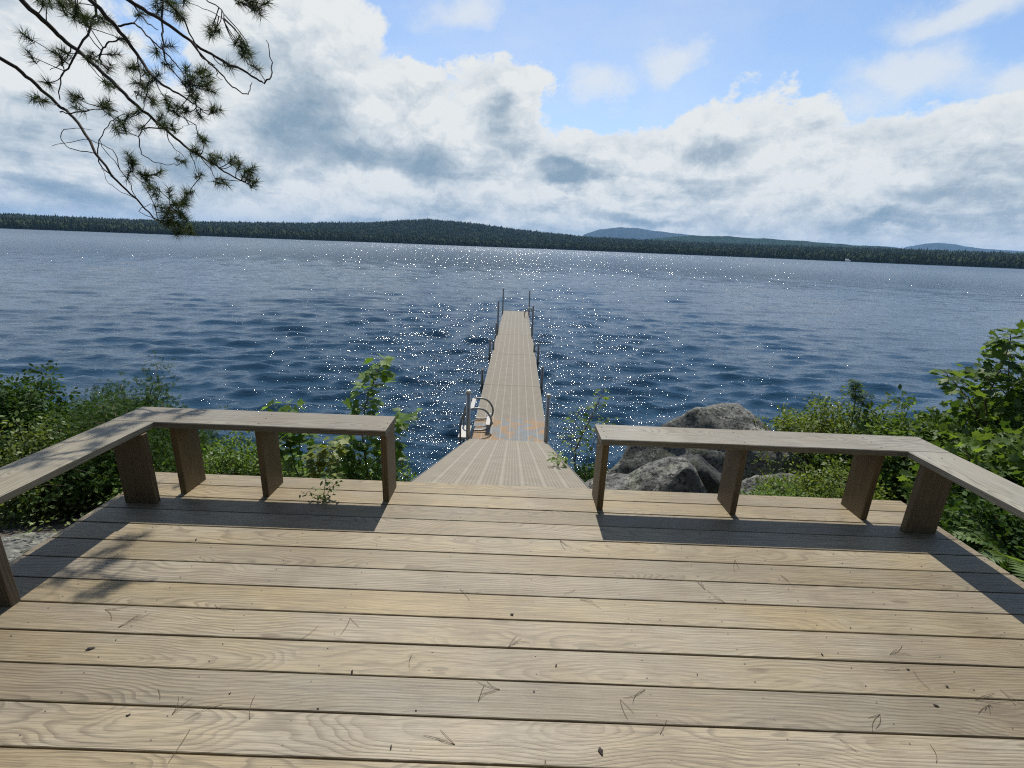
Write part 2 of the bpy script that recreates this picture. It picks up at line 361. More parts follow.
def dock_mat(name, tone, painted):
    m_, t, b, o = mat(name); co = t.new('ShaderNodeTexCoord').outputs['Object']; x, y, z = t.sep(co)
    fx = t.m('FRACT', t.m('ADD', t.m('DIVIDE', x, 0.15), 100.5))
    seam = t.m('SUBTRACT', 1.0, t.smooth(t.m('ABSOLUTE', t.m('SUBTRACT', fx, 0.5)), 0.032, 0.06))
    gx = t.m('ABSOLUTE', t.m('SUBTRACT', t.m('FRACT', t.m('ADD', t.m('DIVIDE', x, 0.025), 100.0)), 0.5))
    gy = t.m('ABSOLUTE', t.m('SUBTRACT', t.m('FRACT', t.m('ADD', t.m('DIVIDE', y, 0.05), 100.0)), 0.5))
    hole = t.m('MULTIPLY', t.smooth(gx, 0.16, 0.36), t.smooth(gy, 0.1, 0.3))
    n = t.noise(co, 5.0, 7, 0.7); n2 = t.noise(co, 55.0, 5, 0.7)
    c = t.ramp(n, [(0.3, tuple(q*0.84 for q in tone)), (0.7, tuple(q*1.1 for q in tone))])
    if painted:
        pn = t.noise(t.v('MULTIPLY', co, (1, 1.0, 1)), 3.6, 3, 0.5, 0.9); pw = t.smooth(t.noise(co, 14.0, 6, 0.7), 0.34, 0.56)
        pc = t.ramp(pn, [(0.48, (0.13, 0.19, 0.25)), (0.52, (0.36, 0.17, 0.035))])
        c = t.mix(t.m('MULTIPLY', t.m('SUBTRACT', 1.0, t.smooth(t.m('ADD', y, t.m('MULTIPLY', n, 0.3)), 0.95, 1.35)), t.m('MULTIPLY', pw, 0.55)), c, pc)
    c = t.mix(t.m('MULTIPLY', hole, 0.55), c, tuple(q*0.42 for q in tone))
    c = t.mix(t.m('MULTIPLY', seam, t.m('ADD', 0.15, t.m('MULTIPLY', n, 0.35))), c, (0.40, 0.37, 0.30))
    c = t.mix(t.m('MULTIPLY', t.smooth(n2, 0.56, 0.74), 0.45), c, (0.11, 0.095, 0.07))
    t.l.new(c, b.inputs['Base Color']); b.inputs['Roughness'].default_value = 0.7; b.inputs['Specular IOR Level'].default_value = 0.3
    bump(t, b, t.m('SUBTRACT', seam, hole), 0.5, 0.003); return m_
M_DOCK = dock_mat('perforated_dock_panels', (0.185, 0.160, 0.118), False)
M_DOCKP = dock_mat('perforated_dock_panels_painted', (0.185, 0.160, 0.118), True)
M_RAMP = dock_mat('ribbed_ramp_panels', (0.225, 0.197, 0.148), False)

def water_mat():
    m_, t, b, o = mat('lake_water')
    co = t.new('ShaderNodeTexCoord').outputs['Object']
    dist = t.v('LENGTH', co)
    b.inputs['Base Color'].default_value = (0.012, 0.042, 0.076, 1)
    t.put(b.inputs['Roughness'], t.m('ADD', 0.05, t.m('ADD', t.m('MULTIPLY', t.smooth(dist, 25, 140), 0.06), t.m('MULTIPLY', t.smooth(dist, 100, 500), 0.14))))
    b.inputs['IOR'].default_value = 1.33; b.inputs['Specular IOR Level'].default_value = 0.5
    n1 = t.noise(t.v('MULTIPLY', co, (0.42, 1.6, 1)), 6.0, 7, 0.62, 0.4)
    n2 = t.noise(t.v('MULTIPLY', co, (0.34, 1.5, 1)), 2.0, 6, 0.62, 0.3)
    n3 = t.noise(t.v('MULTIPLY', co, (0.35, 1.5, 1)), 0.30, 4, 0.6, 0.3)
    far = t.smooth(dist, 15, 90); vfar = t.smooth(dist, 80, 400)
    nearw = t.m('SUBTRACT', 1.0, t.m('MULTIPLY', t.smooth(dist, 30, 200), 0.85))
    h = t.m('ADD', t.m('MULTIPLY', t.m('MULTIPLY', n1, nearw), 0.034), t.m('MULTIPLY', t.m('MULTIPLY', n2, t.m('MULTIPLY', far, t.m('SUBTRACT', 1.0, t.smooth(dist, 350, 1100)))), 0.20))
    h = t.m('ADD', h, t.m('MULTIPLY', t.m('MULTIPLY', n3, vfar), 1.3))
    n = t.new('ShaderNodeBump'); n.inputs['Strength'].default_value = 1.0; n.inputs['Distance'].default_value = 1.0
    t.put(n.inputs['Height'], h); t.l.new(n.outputs[0], b.inputs['Normal'])
    return m_
M_WATER = water_mat()

def ground_mat():
    m_, t, b, o = mat('forest_floor'); co = t.new('ShaderNodeTexCoord').outputs['Object']
    n1 = t.noise(co, 1.6, 7, 0.65); n2 = t.noise(co, 40.0, 7, 0.75); v = t.voro(co, 22.0, 'F1', 'Color')
    c = t.ramp(n1, [(0.35, (0.055, 0.04, 0.026)), (0.55, (0.12, 0.10, 0.075)), (0.75, (0.22, 0.20, 0.17))])
    c = t.mix(0.45, c, t.mix(t.sep(v)[0], (0.05, 0.035, 0.02), (0.34, 0.31, 0.27)))
    c = t.mix(t.smooth(n2, 0.5, 0.7), c, (0.03, 0.022, 0.015))
    t.l.new(c, b.inputs['Base Color']); b.inputs['Roughness'].default_value = 0.95
    bump(t, b, t.m('ADD', n2, v), 0.9, 0.03); return m_
M_GROUND = ground_mat()
def hill_mat(name, a, b_, sc):
    m_, t, b, o = mat(name); co = t.new('ShaderNodeTexCoord').outputs['Object']
    n = t.noise(co, sc, 8, 0.7)
    t.l.new(t.ramp(n, [(0.35, a), (0.65, b_)]), b.inputs['Base Color']); b.inputs['Roughness'].default_value = 1.0; b.inputs['Specular IOR Level'].default_value = 0.0
    return m_
M_HILL = hill_mat('wooded_hillside', (0.010, 0.020, 0.010), (0.024, 0.042, 0.017), 0.02)
M_MTN = hill_mat('wooded_mountain', (0.014, 0.021, 0.018), (0.026, 0.034, 0.026), 0.003)

# ------------------------------------------------------------------ the lake, the ground, the far shore
WATER_Z = -1.95
def wave_height(x, y, spacing):
    rs = np.random.RandomState(5); h = np.zeros_like(x)
    for i in range(96):
        L = math.exp(rs.uniform(math.log(0.15), math.log(2.4))); th = rs.normal(rad(-85), rad(17) if L > 0.5 else rad(24)); ph = rs.uniform(0, 6.28)
        sl = 0.041*(0.50 if L > 1.3 else (0.90 if L > 0.6 else 1.75)); k = 2*math.pi/L
        w = np.clip((L/spacing-3.0)/3.0, 0, 1)
        a = sl/k; arg = k*(x*math.cos(th)+y*math.sin(th))+ph
        h += w*a*(np.sin(arg)-0.28*np.cos(2*arg))
    e = np.where(spacing < 0.25, 1.0, 0.0)*6.0
    return h+0.5*e*(np.maximum(h, 0)**2)      # crests peak, troughs lie flat
def build_lake():
    r1 = np.exp(np.linspace(math.log(4.2), math.log(160), 600)); r2 = np.exp(np.linspace(math.log(160), math.log(16000), 160))[1:]
    r = np.concatenate([r1, r2]); a = np.radians(np.linspace(-84, 84, 600))
    Rr, A = np.meshgrid(r, a, indexing='ij'); X = Rr*np.sin(A); Y = Rr*np.cos(A)
    sp = np.maximum(np.gradient(r)[:, None]*np.ones_like(A), Rr*(a[1]-a[0]))
    gust = 1+0.30*np.sin(X*0.11+Y*0.05+1.0)*np.sin(Y*0.09-X*0.03)
    Z = wave_height(X, Y, sp)*gust
    nr, na = X.shape; V = np.stack([X, Y, Z], -1).reshape(-1, 3)
    i, j = np.meshgrid(np.arange(nr-1), np.arange(na-1), indexing='ij'); q = (i*na+j).ravel()
    F = np.stack([q, q+na, q+na+1, q+1], 1)[:, ::-1]
    me = scatter_mesh('lake', V, F, np.eye(3)[None], np.zeros((1, 3)), np.array([0.5]))
    me.polygons.foreach_set('use_smooth', [True]*len(me.polygons))
    put('lake', me, M_WATER, kind='structure', loc=(0, 0, WATER_Z))
build_lake()

def fbm(x, y, f, seed=0, octs=4):
    rs = np.random.RandomState(seed); h = 0*x; a = 1.0
    for o_ in range(octs):
        for k in range(4):
            th = rs.uniform(0, 6.28); p = rs.uniform(0, 6.28); ff = f*rs.uniform(0.7, 1.4)
            h = h+a*0.25*np.sin(ff*(x*math.cos(th)+y*math.sin(th))+p+1.3*np.sin(ff*0.6*(x*math.sin(th)-y*math.cos(th))+p*2))
        a *= 0.5; f *= 2.1
    return h
def ground_z(x, y):
    x = np.asarray(x, float); y = np.asarray(y, float)
    shore = 6.3+0.35*np.sin(x*0.8+0.5)+0.10*np.abs(x-0.0)+np.where(x > 1, (x-1)*0.10, 0)
    s0 = 2.2
    tt = np.clip((y-s0)/(shore-s0), -3, 1.8)
    z = np.where(tt < 0, -0.42-0.02*tt, -0.42-(1.53)*np.clip(tt, 0, 2)**1.15)
    z = z+0.07*fbm(x, y, 2.2, 3, 4)*np.clip(1.3-np.abs(tt)*0.3, 0.3, 1)
    side = np.clip((np.abs(x)-4.5)/6, 0, 1)
    return z+0.5*side*np.clip(1-tt, 0, 1)
def build_ground():
    xs = np.concatenate([np.linspace(-60, -9, 26)[:-1], np.linspace(-9, 9, 181), np.linspace(9, 60, 26)[1:]])
    ys = np.concatenate([np.linspace(-60, -2, 26)[:-1], np.linspace(-2, 11, 131)])
    X, Y = np.meshgrid(xs, ys, indexing='ij'); Z = ground_z(X, Y)
    n0, n1 = X.shape; V = np.stack([X, Y, Z], -1).reshape(-1, 3)
    i, j = np.meshgrid(np.arange(n0-1), np.arange(n1-1), indexing='ij'); q = (i*n1+j).ravel()
    me = scatter_mesh('ground', V, np.stack([q, q+n1, q+n1+1, q+1], 1), np.eye(3)[None], np.zeros((1, 3)), np.array([0.5]))
    me.polygons.foreach_set('use_smooth', [True]*len(me.polygons))
    put('ground', me, M_GROUND, kind='structure')
build_ground()

def ridge_fn(pts):
    az, tel = [], []
    for px, py in pts:
        d = sight(px, py); az.append(math.atan2(d[0], d[1])); tel.append(d[2]/math.hypot(d[0], d[1]))
    return lambda a: np.interp(a, az, tel)
SKY_NEAR = [(-500, 200), (-200, 204), (0, 212.5), (100, 217.5), (200, 221), (300, 222.5), (370, 221.5), (400, 219.5), (430, 218.5), (470, 222), (520, 228.5), (560, 232.5), (590, 236),
            (640, 238.5), (700, 241.5), (768, 244), (850, 247), (900, 248.5), (1024, 252.5), (1250, 260), (1600, 274)]
near = ridge_fn(SKY_NEAR)
D0, D1 = 1040.0, 2300.0
def far_z(a, D):
    h = CAM_H+near(a)*D1-16.0
    s_ = np.clip((D-D0-60)/(D1-D0-60), 0, 1); s_ = s_*s_*(3-2*s_)
    g = np.clip((D-D0)/30, 0, 1)*2.2
    return WATER_Z-0.4+g+np.maximum(h, 3)*s_+4*s_*(1-s_)*fbm(a*900, D, 0.012, 8, 3)
def shore_D(a): return D0+55*np.sin(a*5+1)+18*np.sin(a*17)
def build_far():
    a = np.linspace(-1.35, 1.35, 500); D = np.concatenate([np.linspace(0, 300, 20), np.linspace(330, 1500, 40), [1900, 2600]])
    A, DD = np.meshgrid(a, D, indexing='ij'); R_ = DD+shore_D(A)
    Z = far_z(A, DD+D0); Z = np.where(DD > 1500, Z-(DD-1500)*0.06, Z)
    X = R_*np.sin(A); Y = R_*np.cos(A); n0, n1 = X.shape
    V = np.stack([X, Y, Z], -1).reshape(-1, 3)
    i, j = np.meshgrid(np.arange(n0-1), np.arange(n1-1), indexing='ij'); q = (i*n1+j).ravel()
    me = scatter_mesh('far_hills', V, np.stack([q, q+n1, q+n1+1, q+1], 1)[:, ::-1], np.eye(3)[None], np.zeros((1, 3)), np.array([0.5]))
    me.polygons.foreach_set('use_smooth', [True]*len(me.polygons))
    put('far_hills', me, M_HILL, kind='structure')
    # the forest on it
    rs = np.random.RandomState(11)
    n = 52000; aa = rs.uniform(-1.05, 1.05, n); uu = rs.uniform(0, 1, n); dd = 6+(uu**1.3)*1420
    m0 = 5200; aa = np.concatenate([aa, rs.uniform(-1.05, 1.05, m0)]); dd = np.concatenate([dd, rs.uniform(1, 30, m0)])
    n += m0
    R_ = dd+shore_D(aa); z = far_z(aa, dd+D0)
    P = np.stack([R_*np.sin(aa), R_*np.cos(aa), z-0.5], 1)
    hgt = rs.uniform(8, 17, n)*np.where(rs.rand(n) < 0.06, 1.25, 1.0); w = hgt*rs.uniform(0.20, 0.40, n)
    tv = []; rings = [(0.0, 0.25), (0.15, 0.9), (0.5, 0.72), (0.78, 0.36), (1.0, 0.03)]
    for h_, r_ in rings:
        for k in range(5): tv.append((r_*math.cos(k*1.2566+h_*2), r_*math.sin(k*1.2566+h_*2), h_))
    tf = [(q*5+k, q*5+(k+1) % 5, (q+1)*5+(k+1) % 5, (q+1)*5+k) for q in range(4) for k in range(5)]
    th = rs.uniform(0, 6.28, n); c, s_ = np.cos(th), np.sin(th); o_ = np.zeros(n)
    M = np.stack([np.stack([c*w*.5, -s_*w*.5, o_], 1), np.stack([s_*w*.5, c*w*.5, o_], 1), np.stack([o_, o_, hgt], 1)], 1)
    tone = rs.rand(n)*0.45; rnd_ = rs.rand(n) < 0.42
    tvr = []
    for h_, r_ in [(0.0, 0.3), (0.25, 0.95), (0.6, 1.0), (0.88, 0.62), (1.0, 0.1)]:
        for k in range(5): tvr.append((r_*math.cos(k*1.2566+h_*2), r_*math.sin(k*1.2566+h_*2), h_*0.78))
    Mr = M[rnd_].copy(); Mr[:, :, :2] *= 1.35
    put('broadleaf_forest', scatter_mesh('broadleaf_forest', tvr, tf, Mr, P[rnd_], 0.30+0.45*rs.rand(int(rnd_.sum()))), M_FARTREE, kind='stuff', label='paler rounded broadleaf trees mixed into the far forest', cat='forest')
    M, P, tone = M[~rnd_], P[~rnd_], tone[~rnd_]
    put('far_forest', scatter_mesh('far_forest', tv, tf, M, P, tone), M_FARTREE, kind='stuff', label='dark evergreen forest along the far shore and hills', cat='forest')
    def mountain(name, D, pts, m_, seed, bumpy):
        fn = ridge_fn(pts); az0 = math.atan2(*sight(*pts[0])[:2]); az1 = math.atan2(*sight(*pts[-1])[:2])
        a = np.linspace(az0, az1, 200); s_ = np.linspace(-1, 1, 25)
        A, SS = np.meshgrid(a, s_, indexing='ij'); R_ = D*(1+0.14*SS)
        top = CAM_H+fn(A)*D
        prof = np.cos(SS*math.pi/2)**1.2
        Z = -30+(top+30)*prof+bumpy*fbm(A*D, R_, 0.02, seed, 4)*prof
        V = np.stack([R_*np.sin(A), R_*np.cos(A), Z], -1).reshape(-1, 3); n0, n1 = A.shape
        i, j = np.meshgrid(np.arange(n0-1), np.arange(n1-1), indexing='ij'); q = (i*n1+j).ravel()
        me = scatter_mesh(name, V, np.stack([q, q+n1, q+n1+1, q+1], 1)[:, ::-1], np.eye(3)[None], np.zeros((1, 3)), np.array([0.5]))
        me.polygons.foreach_set('use_smooth', [True]*len(me.polygons))
        put(name, me, m_, kind='structure')
    mountain('middle_hill', 4300, [(610, 252), (640, 240), (690, 235.5), (720, 236), (760, 238.5), (800, 241), (850, 244.5), (890, 247.5), (930, 251), (990, 257)], M_HILL, 1, 5)
    mountain('mountain', 9500, [(560, 250), (585, 234), (600, 229.5), (620, 227.3), (638, 228.2), (655, 231), (690, 235), (730, 238), (780, 241), (840, 245), (880, 252)], M_MTN, 2, 6)
    mountain('mountain', 11500, [(885, 262), (905, 247.3), (925, 243.8), (938, 242.6), (955, 244.6), (975, 248), (1000, 250), (1060, 253), (1150, 262)], M_MTN, 3, 6)
build_far()
def cabin(px, py, label, w, wall_m):
    d = sight(px, py); a = math.atan2(d[0], d[1]); r = shore_D(a)+1.5
    root = thing('cabin', label, 'cabin', (r*math.sin(a), r*math.cos(a), WATER_Z+0.1), -a)
    b = MB(); b.box(-w/2, w/2, 0, 6, 0, 3.0); b.add([(-w/2, 0, 3.0), (-w/2, 6, 3.0), (-w/2, 3, 4.8), (w/2, 0, 3.0), (w/2, 6, 3.0), (w/2, 3, 4.8)], [(0, 1, 2), (3, 5, 4)]); put('wall', b.mesh('wall'), wall_m, root)
    f = MB(); f.add([(-w/2-.4, -.5, 2.75), (w/2+.4, -.5, 2.75), (w/2+.4, 3, 4.95), (-w/2-.4, 3, 4.95), (w/2+.4, 6.5, 2.75), (-w/2-.4, 6.5, 2.75)], [(0, 1, 2, 3), (3, 2, 4, 5)]); put('roof', f.mesh('roof'), M_DARKALU, root)
M_CABIN = simple('painted_cabin_walls', (0.70, 0.70, 0.66), 0.7, 0, 5, 0.1)
cabin(849, 262, 'small white cabin at the waterline on the far shore, right of centre', 11, M_CABIN)
def haze():
    mb = MB(); mb.box(-14500, 14500, -80, 14500, -45, 420)
    m_ = bpy.data.materials.new('thin_air'); m_.use_nodes = True; t = NT(m_.node_tree); t.n.clear()
    out = t.new('ShaderNodeOutputMaterial'); v = t.new('ShaderNodeVolumePrincipled'); t.l.new(v.outputs[0], out.inputs['Volume'])
    v.inputs['Color'].default_value = (0.34, 0.60, 0.95, 1); v.inputs['Density'].default_value = 0.000055; v.inputs['Anisotropy'].default_value = 0.1
    put('haze', mb.mesh('haze'), m_, kind='stuff')
haze()

# ------------------------------------------------------------------ the deck
DX0, DX1, DY1, PITCH = -2.33, 2.61, 2.762, 0.1445
def build_deck():
    random.seed(21)
    root = thing('wooden_deck', 'weathered tan plank deck sloping away to the lake with dark gaps between boards', 'deck')
    mb = MB()
    for k in range(36):
        y1 = DY1-k*PITCH; y0 = y1-PITCH+0.0056
        e0, e1 = DX0+random.uniform(-.004, .004), DX1+random.uniform(-.004, .004)
        mb.board(e0, e1, y0, y1, -0.0255+random.uniform(-.0008, .0008), random.uniform(-.0008, .0008), 'x', 0.0022)
    put('decking', mb.mesh('decking'), M_DECK, root)
    jb = MB(); yb = DY1-36*PITCH
    xs = [DX0+0.03+0.4064*i for i in range(13)]
    for x in xs: jb.board(x-0.019, x+0.019, yb, DY1-0.05, -0.21, -0.029, 'y')
    jb.board(DX0+0.012, DX1-0.012, DY1-0.049, DY1-0.011, -0.212, -0.030, 'x')
    jb.board(DX0+0.012, DX1-0.012, yb-0.04, yb-0.002, -0.212, -0.030, 'x')
    for x in (DX0+0.3, 0.14, DX1-0.3):
        for y in (DY1-0.25, 0.2, -2.2): jb.board(x-0.07, x+0.07, y-0.07, y+0.07, -0.95, -0.212, 'z')
    put('joists', jb.mesh('joists'), M_LEG, root)
    sb = MB()
    for k in range(24):
        for x in xs:
            for q in (0.03, 0.108):
                y = DY1-k*PITCH-q; px, r = x+random.uniform(-.006, .006), 0.0029
                ring = [(px+r*math.cos(i*1.0472), y+r*math.sin(i*1.0472), 0.0016) for i in range(6)]
                sb.add(ring, [tuple(range(6))])
    o = put('screws', sb.mesh('screws'), M_SCREW, root); o['kind'] = 'stuff'
build_deck()

SEAT_T, SEAT_Z = 0.038, 0.470
LEG_Z = SEAT_Z-SEAT_T
def leg(root, x0, x1, y0, y1, seed):
    random.seed(seed); mb = MB(); wide = 'x' if (x1-x0) > (y1-y0) else 'y'
    mb.board(x0, x1, y0, y1, 0.0015, LEG_Z, 'z', 0.003)
    put('leg', mb.mesh('leg'), M_LEG, root)
def seat(root, x0, x1, y0, y1, along, seed):
    random.seed(seed); mb = MB(); mb.board(x0, x1, y0, y1, LEG_Z+0.001, SEAT_Z, along, 0.004)
    put('seat', mb.mesh('seat'), M_SEAT, root)
def bench_screws(root, pts):
    for x, y in pts:
        sb = MB(); r = 0.0042; sb.tube([(x, y, SEAT_Z-0.003), (x, y, SEAT_Z+0.0012)], r, 8)
        put('screw', sb.mesh('screw'), M_SCREW, root)
L = thing('corner_bench', 'L-shaped plank bench round the left corner of the deck, under the pine boughs', 'bench', group='corner benches at the lake end of the deck')
seat(L, -2.300, -0.715, 2.492, 2.732, 'x', 1); seat(L, -2.302, -2.055, -1.2, 2.489, 'y', 2)
for x, sd_ in ((-0.753, 3), (-1.485, 4), (-1.985, 5)): leg(L, x, x+0.038, 2.507, 2.693, sd_)
leg(L, -2.225, -2.041-0.002, 2.385, 2.423, 6); leg(L, -2.225, -2.041, 1.575, 1.613, 7); leg(L, -2.225, -2.041, 0.60, 0.638, 8); leg(L, -2.225, -2.041, -0.9, -0.862, 8)
bench_screws(L, [(x+0.019, y) for x in (-0.753, -1.485, -1.985) for y in (2.53, 2.61, 2.68)]+[(x, y) for y in (2.404, 1.539, 0.62) for x in (-2.26, -2.18, -2.10)])
Rb = thing('corner_bench', 'L-shaped plank bench round the right corner of the deck, beside boulders and leafy shrub', 'bench', group='corner benches at the lake end of the deck')
seat(Rb, 0.535, 2.560, 2.492, 2.732, 'x', 11); seat(Rb, 2.312, 2.562, -1.2, 2.489, 'y', 12)
for x, sd_ in ((0.550, 13), (1.362, 14), (2.165, 15)): leg(Rb, x, x+0.038, 2.507, 2.693, sd_)
leg(Rb, 2.335, 2.519, 2.385, 2.423, 16); leg(Rb, 2.335, 2.519, 0.9, 0.938, 17); leg(Rb, 2.335, 2.519, -0.6, -0.562, 18)

bench_screws(Rb, [(x+0.019, y) for x in (0.55, 1.362, 2.165) for y in (2.53, 2.61, 2.68)]+[(x, y) for y in (2.404, 0.919) for x in (2.36, 2.43, 2.50)])

# ------------------------------------------------------------------ ramp and dock
DOCK_Z = -1.40
def build_ramp():
    y0, z0, y1, z1 = DY1+0.012, -0.012, 6.66, DOCK_Z+0.035
    Lr = math.hypot(y1-y0, z1-z0)
    root = thing('ramp', 'sloping tan ribbed gangway leading from the deck down to the dock', 'gangway', (-0.045, y0, z0))
    root.rotation_euler = (math.atan2(z1-z0, y1-y0), 0, rad(-0.35))
    mb = MB()
    mb.board(-0.595, 0.595, 0.0, Lr, -0.03, 0.0, 'y', 0.003)
    put('ramp_panel', mb.mesh('ramp_panel'), M_RAMP, root)
    fb = MB()
    for x in (-0.600, 0.596): fb.board(x, x+0.006 if x < 0 else x+0.006, 0.0, Lr, -0.10, 0.004, 'y', 0.001)
    for i in range(5): fb.box(-0.592, 0.59, 0.2+i*0.95, 0.25+i*0.95, -0.09, -0.032)
    put('side_frame', fb.mesh('side_frame'), M_ALU, root)
    return root
build_ramp()
def build_dock():
    Y0 = 6.69; root = thing('dock', 'long narrow tan dock on metal posts running out over the lake', 'dock', (0.005, Y0, DOCK_Z), rad(-0.28))
    SL = 3.05
    for i in range(5):
        w = 0.60 if i < 3 else 0.575; y0, y1 = i*SL+0.006, (i+1)*SL-0.006
        mb = MB()
        mb.board(-w, w, y0, y1, -0.03, 0, 'y', 0.003)
        sec = put('dock_panel', mb.mesh('dock_panel'), M_DOCKP if i == 0 else M_DOCK, root)
        fb = MB()
        for x in (-w-0.012, w+0.002): fb.board(x, x+0.010, y0, y1, -0.16, -0.002, 'y', 0.002)
        fb.board(-w, w, y0-0.005, y0+0.03, -0.15, -0.032, 'x', 0.002); fb.board(-w, w, y1-0.03, y1+0.005, -0.15, -0.032, 'x', 0.002)
        for q in range(1, 5): fb.box(-w, w, y0+q*0.6, y0+q*0.6+0.04, -0.11, -0.032)
        put('frame', fb.mesh('frame'), M_DARKALU, sec)
    def post(x, y, top, r=0.031, cap=False):
        mb = MB(); mb.tube([(x, y, -2.3), (x, y, 0), (x, y, top)], r, 14)
        p = put('post', mb.mesh('post'), M_ALU if cap else M_POST, root)
        cb = MB(); s_ = 1 if x > 0 else -1
        cb.box(x-0.045, x+0.045, y-0.04, y+0.04, -0.14, -0.05)
        put('bracket', cb.mesh('bracket'), M_DARKALU, p)
        if cap:
            c = MB(); c.tube([(x, y, top-0.03), (x, y, top+0.012), (x, y, top+0.018)], [r+0.004, r+0.004, r-0.008], 14); put('cap', c.mesh('cap'), M_WHITE, p)
    for x, y, top in ((-0.645, 0.04, 0.78), (0.57, 0.02, 0.78)): post(x, y, top, 0.034, True)
    for x, y, top in ((-0.655, 3.1, 0.33), (0.645, 3.05, 0.45), (-0.66, 5.9, 0.44), (0.665, 5.6, 0.44), (-0.60, 6.7, 0.24), (0.60, 6.6, 0.22), (-0.63, 9.0, 0.40),
                      (-0.60, 9.6, 1.08), (0.60, 9.2, 1.0), (-0.59, 14.6, 1.08), (0.60, 14.4, 1.05)):
        post(x, y, top)
    # swim ladder folded up on to the near section
    lad = MB()
    def rail(y):
        pts = [(-0.80, y, -0.75), (-0.80, y, -0.1), (-0.79, y, 0.18), (-0.70, y, 0.36), (-0.55, y, 0.42), (-0.40, y+.02, 0.38), (-0.31, y+.04, 0.24), (-0.32, y+.05, 0.1), (-0.42, y+.05, 0.035), (-0.62, y+.05, 0.03)]
        P = np.array(pts); out = []
        for i in range(len(P)-1):
            for q in range(4):
                u = q/4; p0, p1, p2, p3 = P[max(i-1, 0)], P[i], P[i+1], P[min(i+2, len(P)-1)]
                out.append(0.5*((2*p1)+(-p0+p2)*u+(2*p0-5*p1+4*p2-p3)*u*u+(-p0+3*p1-3*p2+p3)*u**3))
        out.append(P[-1]); lad.tube(out, 0.016, 8)
    rail(0.30); rail(0.82)
    lo = put('ladder', lad.mesh('ladder'), M_DARKALU, root)
    for x, z in ((-0.36, 0.13), (-0.62, 0.395)):
        tb = MB(); tb.board(x-0.035, x+0.035, 0.30, 0.84, z, z+0.02, 'y', 0.003); put('tread', tb.mesh('tread'), M_ALU, lo)
    tb = MB(); tb.board(-0.84, -0.66, 0.30, 0.82, -0.12, -0.085, 'y', 0.005); put('tread', tb.mesh('tread'), M_WHITE, lo)
    # second ladder at the lake end
    l2 = MB()
    for y in (13.3, 13.8):
        pts = [(0.74, y, -1.1)]+[(0.57+0.17*math.cos(t_), y, 0.16+0.20*math.sin(t_)) for t_ in np.linspace(0, math.pi, 10)]+[(0.40, y, 0.02)]
        l2.tube(pts, 0.017, 8)
    lo = put('ladder', l2.mesh('ladder'), M_DARKALU, root)
    for z in (-0.3, -0.6, -0.9):
        tb = MB(); tb.board(0.70, 0.78, 13.31, 13.79, z, z+0.02, 'y', 0.003); put('tread', tb.mesh('tread'), M_ALU, lo)
build_dock()

# ------------------------------------------------------------------ rocks
def boulder(px, size, rot, seed, m_, label, peak=None):
    rs = np.random.RandomState(seed)
    import bmesh
    bm = bmesh.new(); bmesh.ops.create_icosphere(bm, subdivisions=5, radius=1.0); V = np.array([v.co[:] for v in bm.verts])
    for k in range(11):     # facets: cut the ball with random planes
        n = rs.normal(size=3); n /= np.linalg.norm(n); dcut = rs.uniform(0.55, 0.92)
        s_ = V@n; over = np.maximum(s_-dcut, 0); V = V-n*(over*0.92)[:, None]
    nr = V/np.linalg.norm(V, axis=1)[:, None]
    V = V+nr*(0.085*fbm(V[:, 0]*2+V[:, 2], V[:, 1]*2-V[:, 2]*1.3, 2.0, seed, 5))[:, None]+nr*(0.03*fbm(V[:, 0]*9+V[:, 2]*5, V[:, 1]*9, 2.0, seed+1, 3))[:, None]
    if peak: V[:, 2] += peak[1]*np.maximum(0, 1-np.abs(V[:, 0]-peak[0])*1.5-np.abs(V[:, 1])*0.3)*(V[:, 2] > -0.2)
    V = V*np.array(size)
    for v, c in zip(bm.verts, V): v.co = c
    me = bpy.data.meshes.new('boulder'); bm.to_mesh(me); bm.free()
    me.polygons.foreach_set('use_smooth', [True]*len(me.polygons))
    o = put('boulder', me, m_, label=label, cat='boulder', loc=px, group='boulders by the right bench'); o.rotation_euler = rot
    return o
boulder((2.66, 5.25, -1.22), (1.52, 0.75, 0.98), (0.05, -0.10, 0.15), 4, M_ROCK, 'largest grey lichened boulder at the water, rising above the right bench seat')
boulder((1.16, 3.45, -0.70), (0.60, 0.42, 0.46), (0.1, 0.05, -0.15), 23, M_ROCK, 'pale mossy pointed boulder directly behind the left half of the right bench', (0.35, 0.55))
boulder((1.98, 4.25, -1.05), (0.62, 0.50, 0.74), (0, -0.15, 0.5), 15, M_ROCK_SHADE, 'dark shaded boulder wedged between the pale pointed one and the largest one')
boulder((2.66, 4.4, -1.05), (0.50, 0.45, 0.56), (0, 0.1, 1.0), 18, M_ROCK, 'grey boulder half hidden by bright low leaves behind the right bench legs')
_p = at_z(14, 552, -0.42)
boulder((_p[0]-0.15, _p[1]+0.05, -0.72), (0.55, 0.42, 0.30), (0.0, 0.0, 0.6), 27, M_ROCK, 'low pale grey rock beside the left edge of the deck among ground cover')
